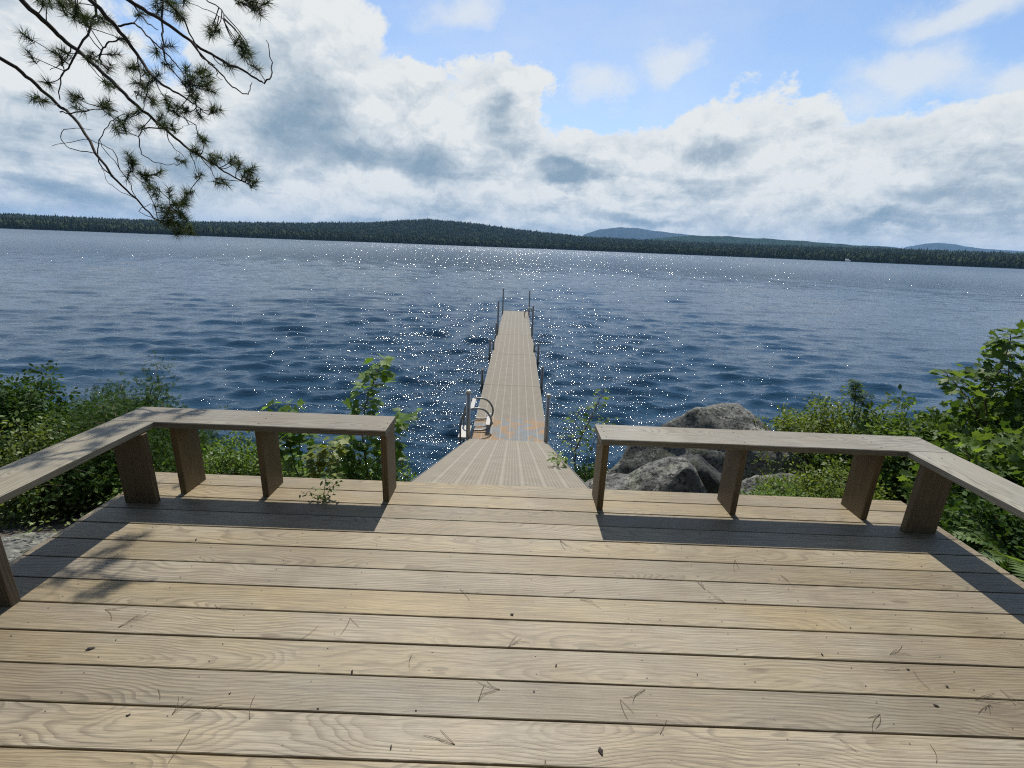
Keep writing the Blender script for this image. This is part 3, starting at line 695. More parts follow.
def stones():
    rs = np.random.RandomState(3); n = 1500
    x = rs.uniform(-6.5, 5, n); y = np.where(rs.rand(n) < 0.55, rs.uniform(5.0, 7.2, n), rs.uniform(1.0, 6.0, n)); keep = ~((x > -2.35) & (x < 2.65) & (y < 2.8)); x, y = x[keep], y[keep]; n = len(x)
    ico = [(0, 0, 1)]+[(math.cos(k*1.047), math.sin(k*1.047), 0.25) for k in range(6)]+[(0, 0, -0.6)]
    tf = [(0, 1+k, 1+(k+1) % 6) for k in range(6)]+[(7, 1+(k+1) % 6, 1+k) for k in range(6)]
    N = rs.normal(size=(n, 3))*0.25+[0, 0, 1]; sz = rs.uniform(0.015, 0.06, n)*np.where(rs.rand(n) < .08, 2.2, 1)
    M = frames(N, rs.uniform(0, 6.28, n), sz)*np.array([1, .8, .7])[None, None, :]
    put('shore_stones', scatter_mesh('shore_stones', ico, tf, M, np.stack([x, y, ground_z(x, y)+0.005], 1), rs.rand(n)), M_ROCK, kind='stuff', label='small grey stones scattered on the ground along the shore', cat='stones')
stones()

# ------------------------------------------------------------------ plants
OVAL = ([(0, 0, 0), (-.26, .35, .05), (0, .42, -.02), (.26, .35, .05), (-.20, .72, .03), (0, .75, -.03), (.20, .72, .03), (0, 1, -.08)],
        [(0, 2, 1), (0, 3, 2), (1, 2, 5), (1, 5, 4), (2, 3, 6), (2, 6, 5), (4, 5, 7), (5, 6, 7)])
def _maple():
    pts = [(0, 0), (.22, -.08), (.42, .02), (.30, .14), (.62, .30), (.50, .42), (.72, .62), (.42, .56), (.34, .62), (.22, .72), (.16, .62), (.14, .84), (0, 1.05)]
    full = pts+[(-x, y) for x, y in pts[-2:0:-1]]; c = (0, .34, -.04)
    v = [c]+[(x, y, .05*abs(x)*2-.10*(y-.35)**2) for x, y in full]; n = len(full)
    return v, [(0, 1+i, 1+(i+1) % n) for i in range(n)]
MAPLE = _maple()
NEED = ([(-.5, 0, 0), (.5, 0, 0), (0, 1, 0)], [(0, 1, 2)])
SPRAY = ([(-.02, 0, 0), (.02, 0, 0), (0, 1, .05), (-.3, .30, 0), (-.05, .18, 0), (.3, .40, 0), (.05, .25, 0), (-.25, .62, 0), (-.04, .5, 0), (.22, .75, .03), (.03, .6, 0)],
         [(0, 1, 2), (3, 0, 4), (5, 6, 1), (7, 4, 8), (9, 10, 6)])

def bezier(p0, p1, p2, n):
    t_ = np.linspace(0, 1, n)[:, None]; return (1-t_)**2*p0+2*t_*(1-t_)*p1+t_**2*p2

def bush(name, label, cat, base, size, nst, nleaf, lsize, tmpl, lm, sm=None, seed=0, clump=14, up=0.5, lean=(0, 0), group=None, hollow=0.35, top=1.0):
    """shrub: stems fan out from the ground, leaves sit in clumps round the twig ends all through the crown"""
    rs = np.random.RandomState(seed); sx, sy, h = size; bz = float(ground_z(base[0], base[1])) if len(base) < 3 else base[2]
    root = thing(name, label, cat, (base[0], base[1], bz), group=group)
    st = MB(); tips = []; nleaf = int(nleaf*2.6)
    for i in range(nst):
        a = rs.uniform(0, 6.28); rr = math.sqrt(rs.uniform(0.02, 1)); hz = h*(0.45+0.55*rs.rand())*(1-0.45*rr*rr)*(1+0.25*(rs.rand()-0.5))
        e = np.array([sx*rr*math.cos(a)+lean[0]*hz, sy*rr*math.sin(a)+lean[1]*hz, hz]); p0 = np.array([rs.normal()*sx*0.12, rs.normal()*sy*0.12, -0.03])
        c = np.array([e[0]*0.35, e[1]*0.35, hz*0.6]); P = bezier(p0, c, e, 7); r0 = 0.004+0.006*h
        st.tube(P, np.linspace(r0, r0*0.25, 7), 5)
        tips.append((e, (e-c)))
        for q in range(rs.randint(3, 6)):
            k = rs.randint(2, 6); b0 = P[k]; d = rs.normal(size=3)*[1, 1, .6]+[e[0]*.6, e[1]*.6, 0.5*h]; d /= np.linalg.norm(d); l_ = h*rs.uniform(0.12, 0.34)
            e2 = b0+d*l_; st.tube([b0, (b0+e2)/2+rs.normal(size=3)*0.01, e2], [r0*.5, r0*.35, r0*.2], 4); tips.append((e2, d))
    put('stem', st.mesh('stem'), sm or M_TWIG, root)
    nb = nst*4; a_ = rs.uniform(0, 6.28, nb); q_ = np.sqrt(rs.uniform(0, 1, nb)); hh_ = h*(1-0.55*q_**2)*rs.uniform(0.25, 0.95, nb)
    tips += [(np.array([sx*q_[i]*math.cos(a_[i])*0.95, sy*q_[i]*math.sin(a_[i])*0.95, hh_[i]]), None) for i in range(nb)]
    T = np.array([q[0] for q in tips]); idx = rs.randint(0, len(T), nleaf)
    off = rs.normal(size=(nleaf, 3))*[1, 1, .8]; off *= (rs.rand(nleaf)**0.4*lsize*clump*0.10/np.linalg.norm(off, axis=1)*1.5)[:, None]
    P = T[idx]+off; P[:, 2] = np.maximum(P[:, 2], 0.02); P[:, 2] *= top
    N = rs.normal(size=(nleaf, 3))*0.75+[0, -0.15, up+0.35]
    D = off/np.linalg.norm(off, axis=1)[:, None]+rs.normal(size=(nleaf, 3))*0.5+[0, 0, -0.1]
    sz = lsize*rs.uniform(0.6, 1.25, nleaf); M = frames_dir(D, N, sz)
    ct = rs.rand(len(T)); put('foliage', scatter_mesh('foliage', tmpl[0], tmpl[1], M, P, np.clip(0.55*rs.rand(nleaf)+0.45*ct[idx], 0, 1)), lm, root)
    return root

def sapling(label, base, stems, lsize, lm, seed, tmpl=MAPLE, name='maple_sapling', per=4, step=0.050, spread=0.10, cat='sapling', sm=None, droop=0.25):
    """stems: lists of points (relative to base); leaves on stalks in whorls along the upper part"""
    rs = np.random.RandomState(seed); root = thing(name, label, cat, base); st = MB(); Ps, Ds = [], []
    for pts, r0, f0 in stems:
        P = np.array(pts, float); n = max(8, int(np.sum(np.linalg.norm(np.diff(P, axis=0), axis=1))/0.04)); ts = np.linspace(0, len(P)-1, n)
        Q = np.stack([np.interp(ts, np.arange(len(P)), P[:, k]) for k in range(3)], 1); Q[1:-1] += rs.normal(size=(n-2, 3))*0.004
        st.tube(Q, np.linspace(r0, r0*0.3, n), 6)
        Ltot = np.sum(np.linalg.norm(np.diff(Q, axis=0), axis=1)); m_ = int(Ltot*(1-f0)/step)
        for i in range(m_+1):
            f = f0+(1-f0)*i/max(m_, 1); c = Q[min(n-1, int(f*(n-1)))]; a0 = rs.uniform(0, 6.28)
            for q in range(per):
                a = a0+q*6.28/per+rs.normal()*0.4; l_ = spread*rs.uniform(0.5, 1.2)*(1.1-0.45*f)
                d = np.array([math.cos(a), math.sin(a), 0.35*rs.rand()]); e = c+d*l_
                st.tube([c, (c+e)/2+[0, 0, l_*0.12], e], [r0*0.25, r0*0.18, r0*0.14], 4, False)
                Ps.append(e); Ds.append(d+np.array([0, 0, -droop-0.3*rs.rand()]))
    Ps, Ds = np.array(Ps), np.array(Ds); n = len(Ps); N = rs.normal(size=(n, 3))*0.35+[0, 0, 1]
    M = frames_dir(Ds+rs.normal(size=(n, 3))*0.25, N, lsize*rs.uniform(0.6, 1.2, n))
    put('stem', st.mesh('stem'), sm or M_GSTEM, root)
    put('foliage', scatter_mesh('foliage', tmpl[0], tmpl[1], M, Ps, rs.rand(n)), lm, root)
    return root

def fern(label, base, n, Lf, seed, az0=0, spread=6.28, tilt=0.6):
    rs = np.random.RandomState(seed); root = thing('fern', label, 'fern', base, group='ferns beside the right bench'); st = MB(); Ps, Ds, Ns, Sz = [], [], [], []
    for i in range(n):
        a = az0+spread*(i/n-0.5)+rs.normal()*0.15; l_ = Lf*rs.uniform(0.75, 1.1); hd = np.array([math.cos(a), math.sin(a), 0])
        p0 = np.zeros(3); p1 = hd*l_*0.4+[0, 0, l_*tilt]; p2 = hd*l_*0.95+[0, 0, l_*tilt*0.55]; Q = bezier(p0, p1, p2, 22); st.tube(Q, np.linspace(.0035, .0008, 22), 4)
        sd_ = np.cross(hd, [0, 0, 1]); T = np.gradient(Q, axis=0); T /= np.linalg.norm(T, axis=1)[:, None]
        for k in range(4, 22):
            w = l_*0.24*math.sin(math.pi*min(1, (22-k)/16)**0.8*0.5+0.05)
            for s_ in (-1, 1): Ps.append(Q[k]); Ds.append(sd_*s_+T[k]*0.45); Ns.append(np.cross(sd_, T[k])*-1+[0, 0, .3]); Sz.append(w)
    Ps, Ds, Ns, Sz = map(np.array, (Ps, Ds, Ns, Sz)); Ns = np.where(Ns[:, 2:3] < 0, -Ns, Ns)
    pin = [(0, 0, 0)]; pf = []
    tv = [(-.05, 0, 0), (.05, 0, 0), (.14, .25, 0), (.12, .55, .01), (0, 1, -.03), (-.12, .55, .01), (-.14, .25, 0), (0, .3, -.02)]
    tf = [(7, 0, 1), (7, 1, 2), (7, 2, 3), (7, 3, 4), (7, 4, 5), (7, 5, 6), (7, 6, 0)]
    put('stem', st.mesh('stem'), M_GSTEM, root); put('frond', scatter_mesh('frond', tv, tf, frames_dir(Ds, Ns, Sz), Ps, rs.rand(len(Ps))), M_L_FERN, root)

# left side
bush('shrub', 'tall dark green shrub at the left edge, its tip above the other left bushes', 'shrub', (-4.55, 4.0), (0.62, 0.5, 1.20), 34, 5200, 0.045, OVAL, M_L_DARK, seed=1, clump=20)
bush('evergreen_shrub', 'dark bushy evergreen behind the corner of the left bench', 'shrub', (-3.95, 4.5), (0.85, 0.5, 1.22), 48, 8500, 0.060, SPRAY, M_L_DARK, seed=2, clump=16)
bush('evergreen_shrub', 'dark low evergreen just left of the bench corner, nearest the bench seat', 'shrub', (-3.45, 3.75), (0.65, 0.45, 1.05), 40, 5600, 0.055, SPRAY, M_L_DARK, seed=3, clump=16)
bush('shrub', 'green leafy shrub between the tall edge shrub and the dark evergreen', 'shrub', (-3.9, 3.5), (0.5, 0.45, 0.80), 26, 2600, 0.042, OVAL, M_L_GRND, seed=4, clump=20)
bush('shrub', 'low round green shrub seen between the two leftmost back legs of the left bench', 'shrub', (-2.45, 4.0), (0.60, 0.36, 0.74), 34, 2900, 0.038, OVAL, M_L_BRIGHT, seed=5, clump=18)
bush('shrub', 'low leafy shrub on gravel seen through the left bench beside the corner leg', 'shrub', (-3.0, 3.5), (0.34, 0.3, 0.42), 22, 1500, 0.036, OVAL, M_L_BRIGHT, seed=6, clump=18)
def ground_cover():
    rs = np.random.RandomState(6); P, R_ = [], []
    x = rs.uniform(-6.5, 9, 60000); y = rs.uniform(-2.5, 6.6, 60000)
    d = fbm(x, y, 1.6, 12, 3)
    inside = (x > -2.36) & (x < 2.64) & (y < 2.78)
    left = (x < -2.36) & (y < 3.5) & (d > -0.32) & ~((x > -3.35) & (y < 1.9) & (d < 0.25))
    right = (x > 2.1) & (d > -0.45)
    mid = (x > -3.6) & (x < -0.9) & (y > 2.78) & (y < 5.0) & (d > 0.12)
    k = ~inside & (left | right | mid) & (rs.rand(60000) < 0.85); x, y = x[k], y[k]; n = len(x)
    z = ground_z(x, y)+rs.uniform(0.01, 0.16, n)*(0.5+0.7*np.clip(fbm(x, y, 3.0, 4, 2)+0.5, 0, 1))
    N = rs.normal(size=(n, 3))*0.5+[0, 0, 1]
    put('ground_cover', scatter_mesh('ground_cover', OVAL[0], OVAL[1], frames(N, rs.uniform(0, 6.28, n), rs.uniform(0.022, 0.048, n)), np.stack([x, y, z], 1), rs.rand(n)), M_L_GRND, kind='stuff',
        label='low leafy ground cover on both sides of the deck', cat='ground cover')
ground_cover()
def gp(x, y): return (x, y, float(ground_z(x, y)))
def to(px, py, Y, base): return tuple(at_y(px, py, Y)-np.array(base))
b1 = gp(-1.62, 3.35)
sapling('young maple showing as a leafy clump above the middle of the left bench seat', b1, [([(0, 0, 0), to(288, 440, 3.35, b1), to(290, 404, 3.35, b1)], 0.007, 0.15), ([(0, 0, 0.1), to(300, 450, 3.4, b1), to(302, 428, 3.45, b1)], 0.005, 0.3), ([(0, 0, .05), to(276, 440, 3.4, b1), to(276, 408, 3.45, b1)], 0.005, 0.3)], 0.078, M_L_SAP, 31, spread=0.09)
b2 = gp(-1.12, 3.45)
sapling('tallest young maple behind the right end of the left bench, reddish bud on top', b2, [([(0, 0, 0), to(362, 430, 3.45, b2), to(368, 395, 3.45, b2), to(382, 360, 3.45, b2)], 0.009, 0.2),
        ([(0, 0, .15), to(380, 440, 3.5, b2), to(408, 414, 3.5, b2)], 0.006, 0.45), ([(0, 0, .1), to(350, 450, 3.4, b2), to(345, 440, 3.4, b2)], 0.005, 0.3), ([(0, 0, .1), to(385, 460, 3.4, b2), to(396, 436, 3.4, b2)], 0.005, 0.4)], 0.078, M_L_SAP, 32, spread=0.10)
b3 = gp(-1.25, 2.95)
sapling('yellowish young maple close behind the deck under the left bench seat', b3, [([(0, 0, 0), to(330, 465, 2.95, b3), to(335, 440, 2.95, b3)], 0.005, 0.35), ([(0, 0, .1), to(318, 470, 2.95, b3), to(318, 448, 3.0, b3)], 0.004, 0.4)], 0.062, M_L_YELLOW, 33, spread=0.07)
bush('shrub', 'dense little green shrub behind the end leg of the left bench', 'shrub', (-1.15, 3.4), (0.50, 0.22, 0.80), 34, 3000, 0.036, OVAL, M_L_BRIGHT, seed=7, clump=16)
pz = at_z(323, 499, 0.0)
sapling('small dark sprig growing up through the gap between the far deck boards', (pz[0], pz[1], 0.0), [([(0, 0, -0.05), (0.01, 0.02, 0.1), (0.03, 0.03, 0.20)], 0.003, 0.0), ([(0, 0, 0), (-0.05, -0.03, 0.05), (-.09, -.06, 0.07)], 0.002, 0.2), ([(0, 0, 0), (0.06, 0.0, 0.08), (.10, 0, 0.13)], 0.002, 0.2)],
        0.030, M_L_BRIGHT, 34, OVAL, 'seedling', 4, 0.025, 0.035, 'seedling')
# right side
b4 = gp(0.72, 4.3)
sapling('spindly leaning sapling standing between the ramp and the right bench', b4, [([(0, 0, 0), to(575, 450, 4.3, b4), to(590, 420, 4.3, b4), to(604, 390, 4.3, b4)], 0.009, 0.35),
        ([(0, 0, .2), to(595, 440, 4.3, b4), to(610, 420, 4.3, b4)], 0.004, 0.2), ([(0, 0, .2), to(570, 440, 4.3, b4), to(580, 408, 4.3, b4)], 0.004, 0.5), ([(0, 0, 0.1), to(562, 462, 3.9, b4), to(556, 455, 3.8, b4)], 0.003, 0.5)], 0.058, M_L_BRIGHT, 41, OVAL, 'sapling', 4, 0.05, 0.08, sm=M_TWIG)
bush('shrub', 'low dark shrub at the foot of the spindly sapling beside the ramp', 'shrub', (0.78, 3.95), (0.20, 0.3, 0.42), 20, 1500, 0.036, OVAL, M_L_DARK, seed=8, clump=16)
bush('blueberry_bush', 'yellow-green small-leaved bush at the shore just right of the largest boulder', 'shrub', (3.85, 5.1), (0.95, 0.55, 1.32), 56, 10500, 0.040, OVAL, M_L_BLUE, seed=9, clump=20)
bush('blueberry_bush', 'bright low small-leaved bush against the deck edge between the right bench legs', 'shrub', (2.12, 3.25), (0.50, 0.26, 0.50), 30, 3400, 0.027, OVAL, M_L_BRIGHT, seed=10, clump=18)
bush('blueberry_bush', 'olive small-leaved bush under the right bench seat near its corner', 'shrub', (2.75, 3.6), (0.55, 0.35, 0.62), 34, 4200, 0.030, OVAL, M_L_BLUE, seed=11, clump=18)
bush('shrub', 'leafy green shrub behind the right bench corner, left of the tall maple shrub', 'shrub', (4.15, 4.5), (0.75, 0.5, 1.25), 30, 3800, 0.060, OVAL, M_L_MAPLE, seed=12, clump=14)
bush('maple_shrub', 'tall broad-leaved shrub filling the right edge, reaching highest on that side', 'shrub', (4.75, 3.9), (0.75, 0.7, 1.62), 40, 3900, 0.066, MAPLE, M_L_MAPLE, seed=13, clump=17, sm=M_TWIG)
bush('maple_shrub', 'broad-leaved shrub leaning out behind the right side seat', 'shrub', (4.0, 3.2), (0.65, 0.6, 1.05), 34, 2900, 0.060, MAPLE, M_L_MAPLE, seed=14, clump=17, sm=M_TWIG)
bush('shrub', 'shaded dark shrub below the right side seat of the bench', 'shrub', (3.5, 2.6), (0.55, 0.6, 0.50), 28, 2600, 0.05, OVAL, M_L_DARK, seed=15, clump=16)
b5 = gp(3.9, 4.9)
sapling('little evergreen tuft poking above the yellow-green bush', b5, [([(0, 0, 0), to(856, 400, 4.9, b5), to(855, 380, 4.9, b5)], 0.008, 0.45), ([(0, 0, .6), to(862, 405, 4.9, b5), to(868, 392, 4.9, b5)], 0.006, 0.4)], 0.08, M_L_DARK, 43, SPRAY, 'fir_seedling', 5, 0.03, 0.03)
b6 = gp(4.75, 4.0)
sapling('leafy upright shoot rising highest at the right edge of the view', b6, [([(0, 0, 0), to(985, 400, 4.0, b6), to(1003, 365, 4.0, b6), to(1012, 330, 4.0, b6)], 0.009, 0.45), ([(0, 0, .5), to(970, 400, 4.0, b6), to(945, 372, 4.0, b6)], 0.007, 0.6)], 0.10, M_L_MAPLE, 44, sm=M_TWIG, per=3, step=0.07)
fern('green fern seen under the right bench seat next to its corner leg', gp(2.72, 2.98), 9, 0.42, 51, 0.5)
_f = at_z(1022, 572, -0.33)
fern('lush fern below the right side seat at the lower right edge', (_f[0], _f[1], -0.36), 13, 0.50, 52, 1.5)
fern('dim fern in the shade beyond the right side seat', gp(3.5, 2.9), 10, 0.5, 53, 0.0)

# ------------------------------------------------------------------ the pine whose boughs hang in from the left
def build_pine():
    rs = np.random.RandomState(77); tx, ty = -6.6, 4.4; gz = float(ground_z(tx, ty))
    root = thing('pine_tree', 'tall pine outside the left edge with dark needled boughs hanging against the sky', 'tree', (tx, ty, gz)); o_ = np.array([tx, ty, gz])
    tr = MB(); P = [(0, 0, -0.2), (0.05, 0, 1.5), (0.02, 0.05, 4), (0.1, 0, 7), (0.05, 0.1, 11), (0.0, 0, 14)]; tr.tube(P, [0.26, 0.21, 0.18, 0.14, 0.09, 0.03], 14)
    put('trunk', tr.mesh('trunk'), M_BARK, root)
    K = 0.3320
    YB = 3.65
    def W(px, py, dy=0.0): return at_y(px, py, YB+dy)-o_
    limbs = [([(-230, -40), (-90, 15), (0, 58), (31, 80), (56, 103), (78, 123), (96, 153), (113, 176), (136, 199), (159, 221), (186, 234)], 0.026, 0.006, 0.1),
             ([(-260, -190), (-80, -75), (20, 0), (50, 27), (71, 46), (96, 66), (120, 90), (143, 110), (166, 129), (189, 149), (212, 163), (232, 176), (252, 186)], 0.03, 0.006, 0.0),
             ([(-150, -240), (0, -90), (90, 0), (116, 27), (136, 53), (150, 73), (165, 86), (185, 98), (200, 108)], 0.028, 0.006, -0.15),
             ([(-40, -180), (60, -50), (127, 0), (158, 18), (189, 39), (217, 57), (248, 73), (265, 82), (272, 68), (266, 40)], 0.024, 0.0035, -0.25),
             ([(189, 39), (205, 59), (217, 70), (232, 86), (248, 94), (252, 82)], 0.010, 0.0035, -0.25),
             ([(95, 0), (94, 18), (80, 45), (70, 66), (60, 78), (60, 100)], 0.012, 0.005, 0.05),
             ([(160, -20), (163, 15), (162, 40), (165, 60), (180, 80), (190, 95)], 0.010, 0.004, -0.1),
             ([(118, 26), (135, 24), (150, 38), (165, 52), (178, 66), (190, 84)], 0.009, 0.004, -0.15),
             ([(143, -10), (175, 8), (192, 38), (200, 55), (215, 66)], 0.009, 0.004, -0.2),
             ([(108, 70), (100, 60), (103, 48), (116, 40), (128, 38)], 0.009, 0.006, -0.05),
             ([(166, 129), (145, 128), (139, 140), (143, 154), (158, 163), (176, 165)], 0.007, 0.003, 0.0),
             ([(113, 176), (100, 165), (98, 145), (110, 122), (125, 114)], 0.007, 0.003, 0.05), ([(96, 153), (70, 148), (60, 134), (75, 128), (92, 130)], 0.005, 0.0025, 0.1), ([(120, 170), (112, 150), (85, 140), (52, 146)], 0.005, 0.0025, 0.1),
             ([(78, 123), (66, 110), (52, 103), (26, 95)], 0.006, 0.003, 0.1), ([(136, 199), (128, 180), (105, 150), (100, 138)], 0.005, 0.003, 0.1), ([(60, 112), (80, 112), (105, 108), (118, 112)], 0.007, 0.003, 0.05),
             ([(136, 199), (112, 186), (101, 168)], 0.004, 0.002, 0.12), ([(159, 221), (140, 212), (150, 205), (170, 205)], 0.004, 0.002, 0.08), ([(159, 221), (150, 195), (135, 175), (128, 165)], 0.005, 0.002, 0.08), ([(186, 226), (175, 205), (160, 190), (150, 175)], 0.005, 0.002, 0.05),
             ([(166, 129), (172, 145), (184, 157)], 0.005, 0.003, -0.05), ([(189, 149), (195, 165), (200, 178)], 0.005, 0.003, 0), ([(200, 155), (212, 172), (218, 184)], 0.005, 0.003, 0), ([(150, 73), (146, 95), (143, 110)], 0.006, 0.004, -.1),
             ([(136, 53), (140, 78), (137, 100)], 0.005, 0.004, -.1), ([(71, 46), (66, 60), (50, 70)], 0.006, 0.003, .05), ([(120, -20), (140, 15), (158, 30)], 0.008, 0.004, -.2), ([(186, -12), (222, -5), (245, 5), (260, 8)], 0.009, 0.003, -.1), ([(200, -5), (222, 10), (222, 18), (212, 12), (190, 3)], 0.006, 0.0025, -.1),
             ([(178, 130), (185, 126), (196, 125)], 0.003, 0.0015, 0), ([(265, 82), (258, 70), (250, 74)], 0.004, 0.002, -.25), ([(217, 70), (218, 78), (222, 80)], 0.004, 0.002, -.25)]
    lims = []
    for pts, r0, r1, dy in limbs:
        W_ = np.array([W(px, py, dy+0.10*math.sin(i*1.3+r0*90)) for i, (px, py) in enumerate(pts)])
        ts = np.linspace(0, len(W_)-1, (len(W_)-1)*5+1); Q = []
        for t_ in ts:
            i = min(int(t_), len(W_)-2); u = t_-i; a, b, c, d = W_[max(i-1, 0)], W_[i], W_[i+1], W_[min(i+2, len(W_)-1)]
            Q.append(0.5*((2*b)+(-a+c)*u+(2*a-5*b+4*c-d)*u*u+(-a+3*b-3*c+d)*u**3))
        Q = np.array(Q); Q[1:-1] += rs.normal(size=(len(Q)-2, 3))*0.0035
        if pts[0][0] < 0 or pts[0][1] < -100:
            sp = bezier(np.array([0.05, 0, 3.4+rs.rand()*2.0]), (np.array([0, 0, 4.8])+Q[0])/2+[0, 0, .5], Q[0], 8)[:-1]; Q = np.concatenate([sp, Q]); 
        rr = np.linspace(r0*0.68, r1*0.62, len(Q))
        lb = MB(); lb.tube(Q, rr, 8); lims.append((Q, lb))
    allQ = np.concatenate([q for q, _ in lims])
    tz = [(95, 170), (175, 165), (185, 180), (230, 290), (225, 300), (310, 320), (320, 310), (145, 250), (105, 295), (270, 170), (285, 180), (330, 205), (320, 255), (395, 205), (380, 355), (360, 370), (375, 385), (410, 340), (460, 310), (500, 300), (505, 195),
          (505, 140), (560, 210), (575, 230), (570, 250), (620, 230), (610, 215), (630, 250), (615, 260), (590, 300), (580, 285), (530, 340), (510, 320), (600, 345), (640, 330), (560, 335), (490, 380), (605, 415), (615, 425), (590, 460), (640, 475), (710, 490), (700, 480), (720, 500), (735, 525), (755, 545), (765, 555),
          (600, 530), (655, 550), (545, 485), (400, 495), (395, 490), (430, 525), (385, 530), (440, 540), (450, 560), (470, 590), (510, 580), (560, 590), (570, 580), (540, 620), (555, 615), (500, 640), (520, 650), (520, 670), (560, 690), (540, 680), (575, 695), (545, 650), (560, 660), (490, 660), (645, 95), (650, 80), (730, 150), (740, 140), (745, 160),
          (735, 170), (690, 200), (320, 70), (310, 55), (255, 60), (240, 45), (130, 10), (150, 5), (180, 8), (210, 15), (230, 25), (120, -5), (530, 30), (520, 10), (540, 45), (470, 10), (480, 30), (540, 50), (770, 20), (775, 35), (760, 5), (375, 120), (440, 220), (435, 265), (450, 250), (460, 300), (495, 375), (415, 250)]
    tw = MB(); NP, ND = [], []; tufts = [W(x*K, y*K, rs.uniform(-0.18, 0.18)) for x, y in tz]; tufts += [c+rs.normal(size=3)*0.045 for c in tufts[::2]]
    # more boughs above and to the left, out of the frame
    for i in range(26):
        a = rs.uniform(-3.4, 1.2) if i % 3 else rs.uniform(1.5, 3.0); hz = rs.uniform(6.0, 12.8); l_ = rs.uniform(1.2, 2.9)*(1-hz/16)
        s0 = np.array([0, 0, hz]); e = s0+np.array([math.cos(a)*l_, math.sin(a)*l_, -0.1*l_+rs.normal()*0.2]); Q = bezier(s0, (s0+e)/2+[0, 0, .35], e, 12)
        lb = MB(); lb.tube(Q, np.linspace(0.035, 0.007, 12), 7); lims.append((Q, lb)); allQ = np.concatenate([allQ, Q[3:]])
        for q in range(34):
            c = Q[rs.randint(3, 12)]+rs.normal(size=3)*[0.28, 0.28, 0.14]; tufts.append(c)
    for c in tufts:
        j = np.argmin(np.linalg.norm(allQ-c, axis=1)+np.maximum(allQ[:, 2]-c[2], -0.05)*0.0); s0 = allQ[j]; dist = np.linalg.norm(c-s0)
        if dist > 0.02:
            mid = (s0+c)/2+rs.normal(size=3)*dist*0.15+[0, 0, -0.1*dist]; tw.tube(bezier(s0, mid, c, 5), np.linspace(0.0035, 0.002, 5), 5)
        ax = (c-s0)/(dist+1e-6)+rs.normal(size=3)*0.5+[0.3, 0, 0.1]; ax /= np.linalg.norm(ax)
        m_ = 125
        al = rs.uniform(-0.045, 0.03, m_)[:, None]*ax
        d = rs.normal(size=(m_, 3)); d -= (d@ax)[:, None]*ax*0.4; d /= np.linalg.norm(d, axis=1)[:, None]; d = d+ax*rs.uniform(0.1, 0.9, m_)[:, None]
        NP.append(c+al); ND.append(d)
    NP, ND = np.concatenate(NP), np.concatenate(ND); n = len(NP); ND /= np.linalg.norm(ND, axis=1)[:, None]
    M = frames_dir(ND, rs.normal(size=(n, 3)), np.ones(n)); L_ = rs.uniform(0.055, 0.088, n); M = np.stack([M[:, :, 0]*0.0029, M[:, :, 1]*L_[:, None], M[:, :, 2]], 2)
    for Q, lb in lims[:60]:
        put('bough', lb.mesh('bough'), M_BARK, root)
    put('twigs', tw.mesh('twigs'), M_BARK, root)['kind'] = 'stuff'
    put('needles', scatter_mesh('needles', NEED[0], NEED[1], M, NP, rs.rand(n)), M_NEEDLE, root)['kind'] = 'stuff'
build_pine()

def added_woods_behind():
    # unseen trees added behind the viewer: they block sky light and deepen the shade
    rs = np.random.RandomState(40); tb = MB(); P, D, N, Sz = [], [], [], []
    for i in range(64):
        a = rs.uniform(rad(95), rad(265)); r = rs.uniform(6.5, 20); x, y = r*math.sin(a)*1.1, r*math.cos(a)*1.0-0.8
        if abs(x) < 6 and y > -4.5: continue
        h = rs.uniform(9, 16); z = float(ground_z(x, y)); tb.tube([(x, y, z-.2), (x+.1, y, z+h*.5), (x, y, z+h)], [.17, .12, .02], 8)
        n = 900; hh = rs.uniform(0.10, 1, n)*h; rr = (h-hh)*0.26*np.sqrt(rs.uniform(0.1, 1, n))+0.2; th = rs.uniform(0, 6.28, n)
        P.append(np.stack([x+rr*np.cos(th), y+rr*np.sin(th), z+hh], 1)); D.append(np.stack([np.cos(th), np.sin(th), -0.35+0*th], 1)+rs.normal(size=(n, 3))*.3); Sz.append(rs.uniform(0.35, 0.75, n))
    P, D, Sz = np.concatenate(P), np.concatenate(D), np.concatenate(Sz); n = len(P)
    root = thing('added_woods', 'unseen evergreen trees added behind the deck to block sky light', 'added_woods', (0, 0, 0))
    put('trunks', tb.mesh('trunks'), M_BARK, root)['kind'] = 'stuff'
    put('foliage', scatter_mesh('foliage', SPRAY[0], SPRAY[1], frames_dir(D, rs.normal(size=(n, 3))*.4+[0, 0, 1], Sz), P, rs.rand(n)), M_L_DARK, root)['kind'] = 'stuff'
added_woods_behind()

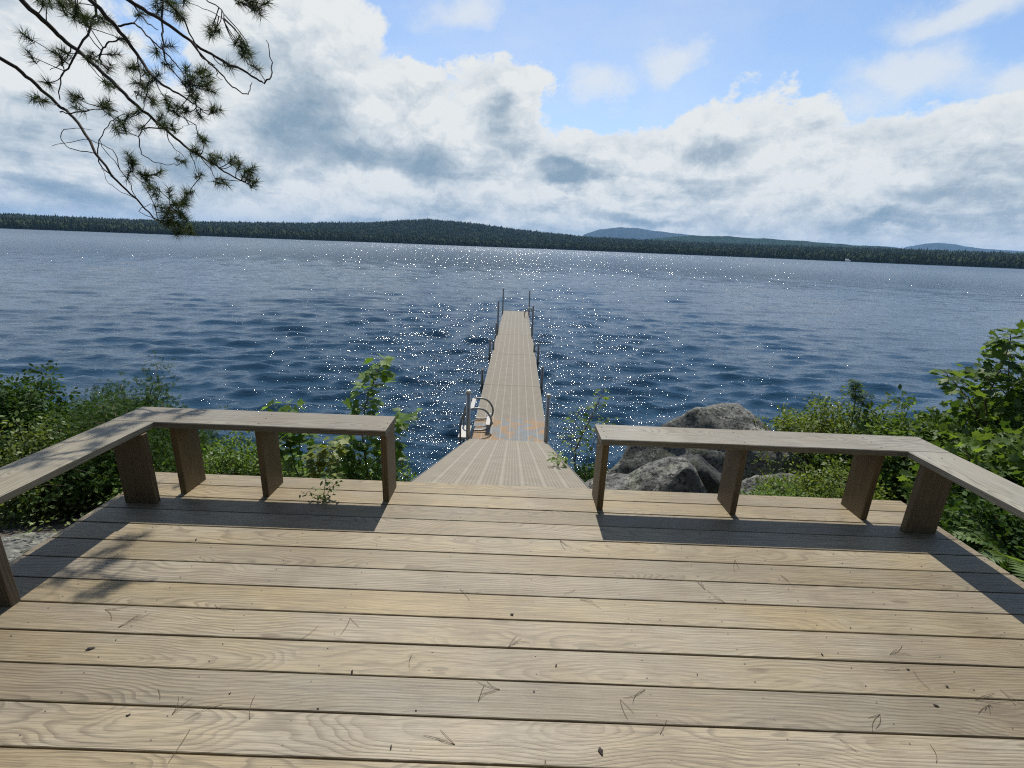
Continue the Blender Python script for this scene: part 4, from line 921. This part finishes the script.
# ------------------------------------------------------------------ litter on the deck
ORD = 'first second third fourth fifth sixth seventh eighth ninth tenth eleventh twelfth thirteenth fourteenth fifteenth'.split()
def place_words(p):
    k = min(int((DY1-p[1])/PITCH), 14); f = (p[0]-DX0)/(DX1-DX0)
    side = 'left part' if f < 0.33 else 'left of the middle' if f < 0.47 else 'around the middle' if f < 0.55 else 'right of the middle' if f < 0.68 else 'right part'
    return '%s board from the lake end, %s' % (ORD[k], side)
def litter():
    rs = np.random.RandomState(9)
    spots = [(105, 610), (118, 628), (160, 700), (172, 715), (190, 730), (222, 705), (350, 618), (412, 655), (545, 760), (508, 648), (500, 690), (580, 600), (575, 590), (660, 735), (645, 690), (620, 700), (705, 590), (725, 603), (780, 575), (890, 655), (900, 670), (930, 690),
             (975, 700), (990, 705), (930, 745), (840, 740), (1000, 690), (880, 715), (735, 560), (455, 745), (478, 702), (640, 545), (590, 552), (700, 535), (860, 545), (250, 720), (230, 610), (560, 540), (460, 590), (300, 640)]
    for i, (px, py) in enumerate(spots):
        p = at_z(px, py, 0.0); mb = MB(); a0 = rs.uniform(0, 6.28)
        nn = rs.randint(1, 4)
        for q in range(nn):
            a = a0+rs.normal()*0.35; l_ = rs.uniform(0.05, 0.11); bend = rs.normal()*0.25
            P = [(l_*t_*math.cos(a+bend*t_), l_*t_*math.sin(a+bend*t_), 0.0025+0.004*math.sin(3.1*t_)*rs.rand()) for t_ in np.linspace(0, 1, 6)]
            mb.tube(P, [0.00068]*5+[0.0003], 4)
        put('pine_needle_cluster', mb.mesh('pine_needle_cluster'), M_DRYNEEDLE, label='%s on the %s' % (['one brown pine needle', 'two brown pine needles', 'three brown pine needles'][nn-1], place_words(p)), cat='pine needles', group='pine needles on the deck', loc=(p[0], p[1], 0))
    bits = [(90, 649, .020), (352, 672, .012), (512, 615, .014), (601, 752, .022), (822, 655, .009), (908, 670, .010), (947, 687, .010), (936, 706, .014), (318, 709, .008), (391, 748, .012), (556, 666, .008), (416, 711, .006), (196, 540, .014), (697, 675, .006), (745, 600, .006), (850, 628, .007), (534, 692, .006), (230, 694, .007), (660, 620, .006), (128, 716, .010)]
    for i, (px, py, s_) in enumerate(bits):
        p = at_z(px, py, 0.0); n = 9; s_ = s_*0.72; a = np.linspace(0, 6.28, n, endpoint=False); r = s_*(0.6+0.6*rs.rand(n)); st_ = rs.uniform(0.5, 1)
        th = rs.uniform(0, 3.1); X = r*np.cos(a); Y = r*np.sin(a)*st_*0.6; x = X*math.cos(th)-Y*math.sin(th); y = X*math.sin(th)+Y*math.cos(th)
        up = [(x[k], y[k], 0.0015+0.004*rs.rand()) for k in range(n)]+[(0, 0, 0.003+s_*0.35), (0, 0, 0.0006)]
        mb = MB(); mb.add(up, [(k, (k+1) % n, n) for k in range(n)]+[((k+1) % n, k, n+1) for k in range(n)])
        put('bark_flake', mb.mesh('bark_flake'), M_BARKBIT, label='%s bark flake on the %s' % ('tiny' if s_ < .009 else 'small' if s_ < .013 else 'large', place_words(p)), cat='debris', group='bark flakes on the deck', loc=(p[0], p[1], 0))
litter()
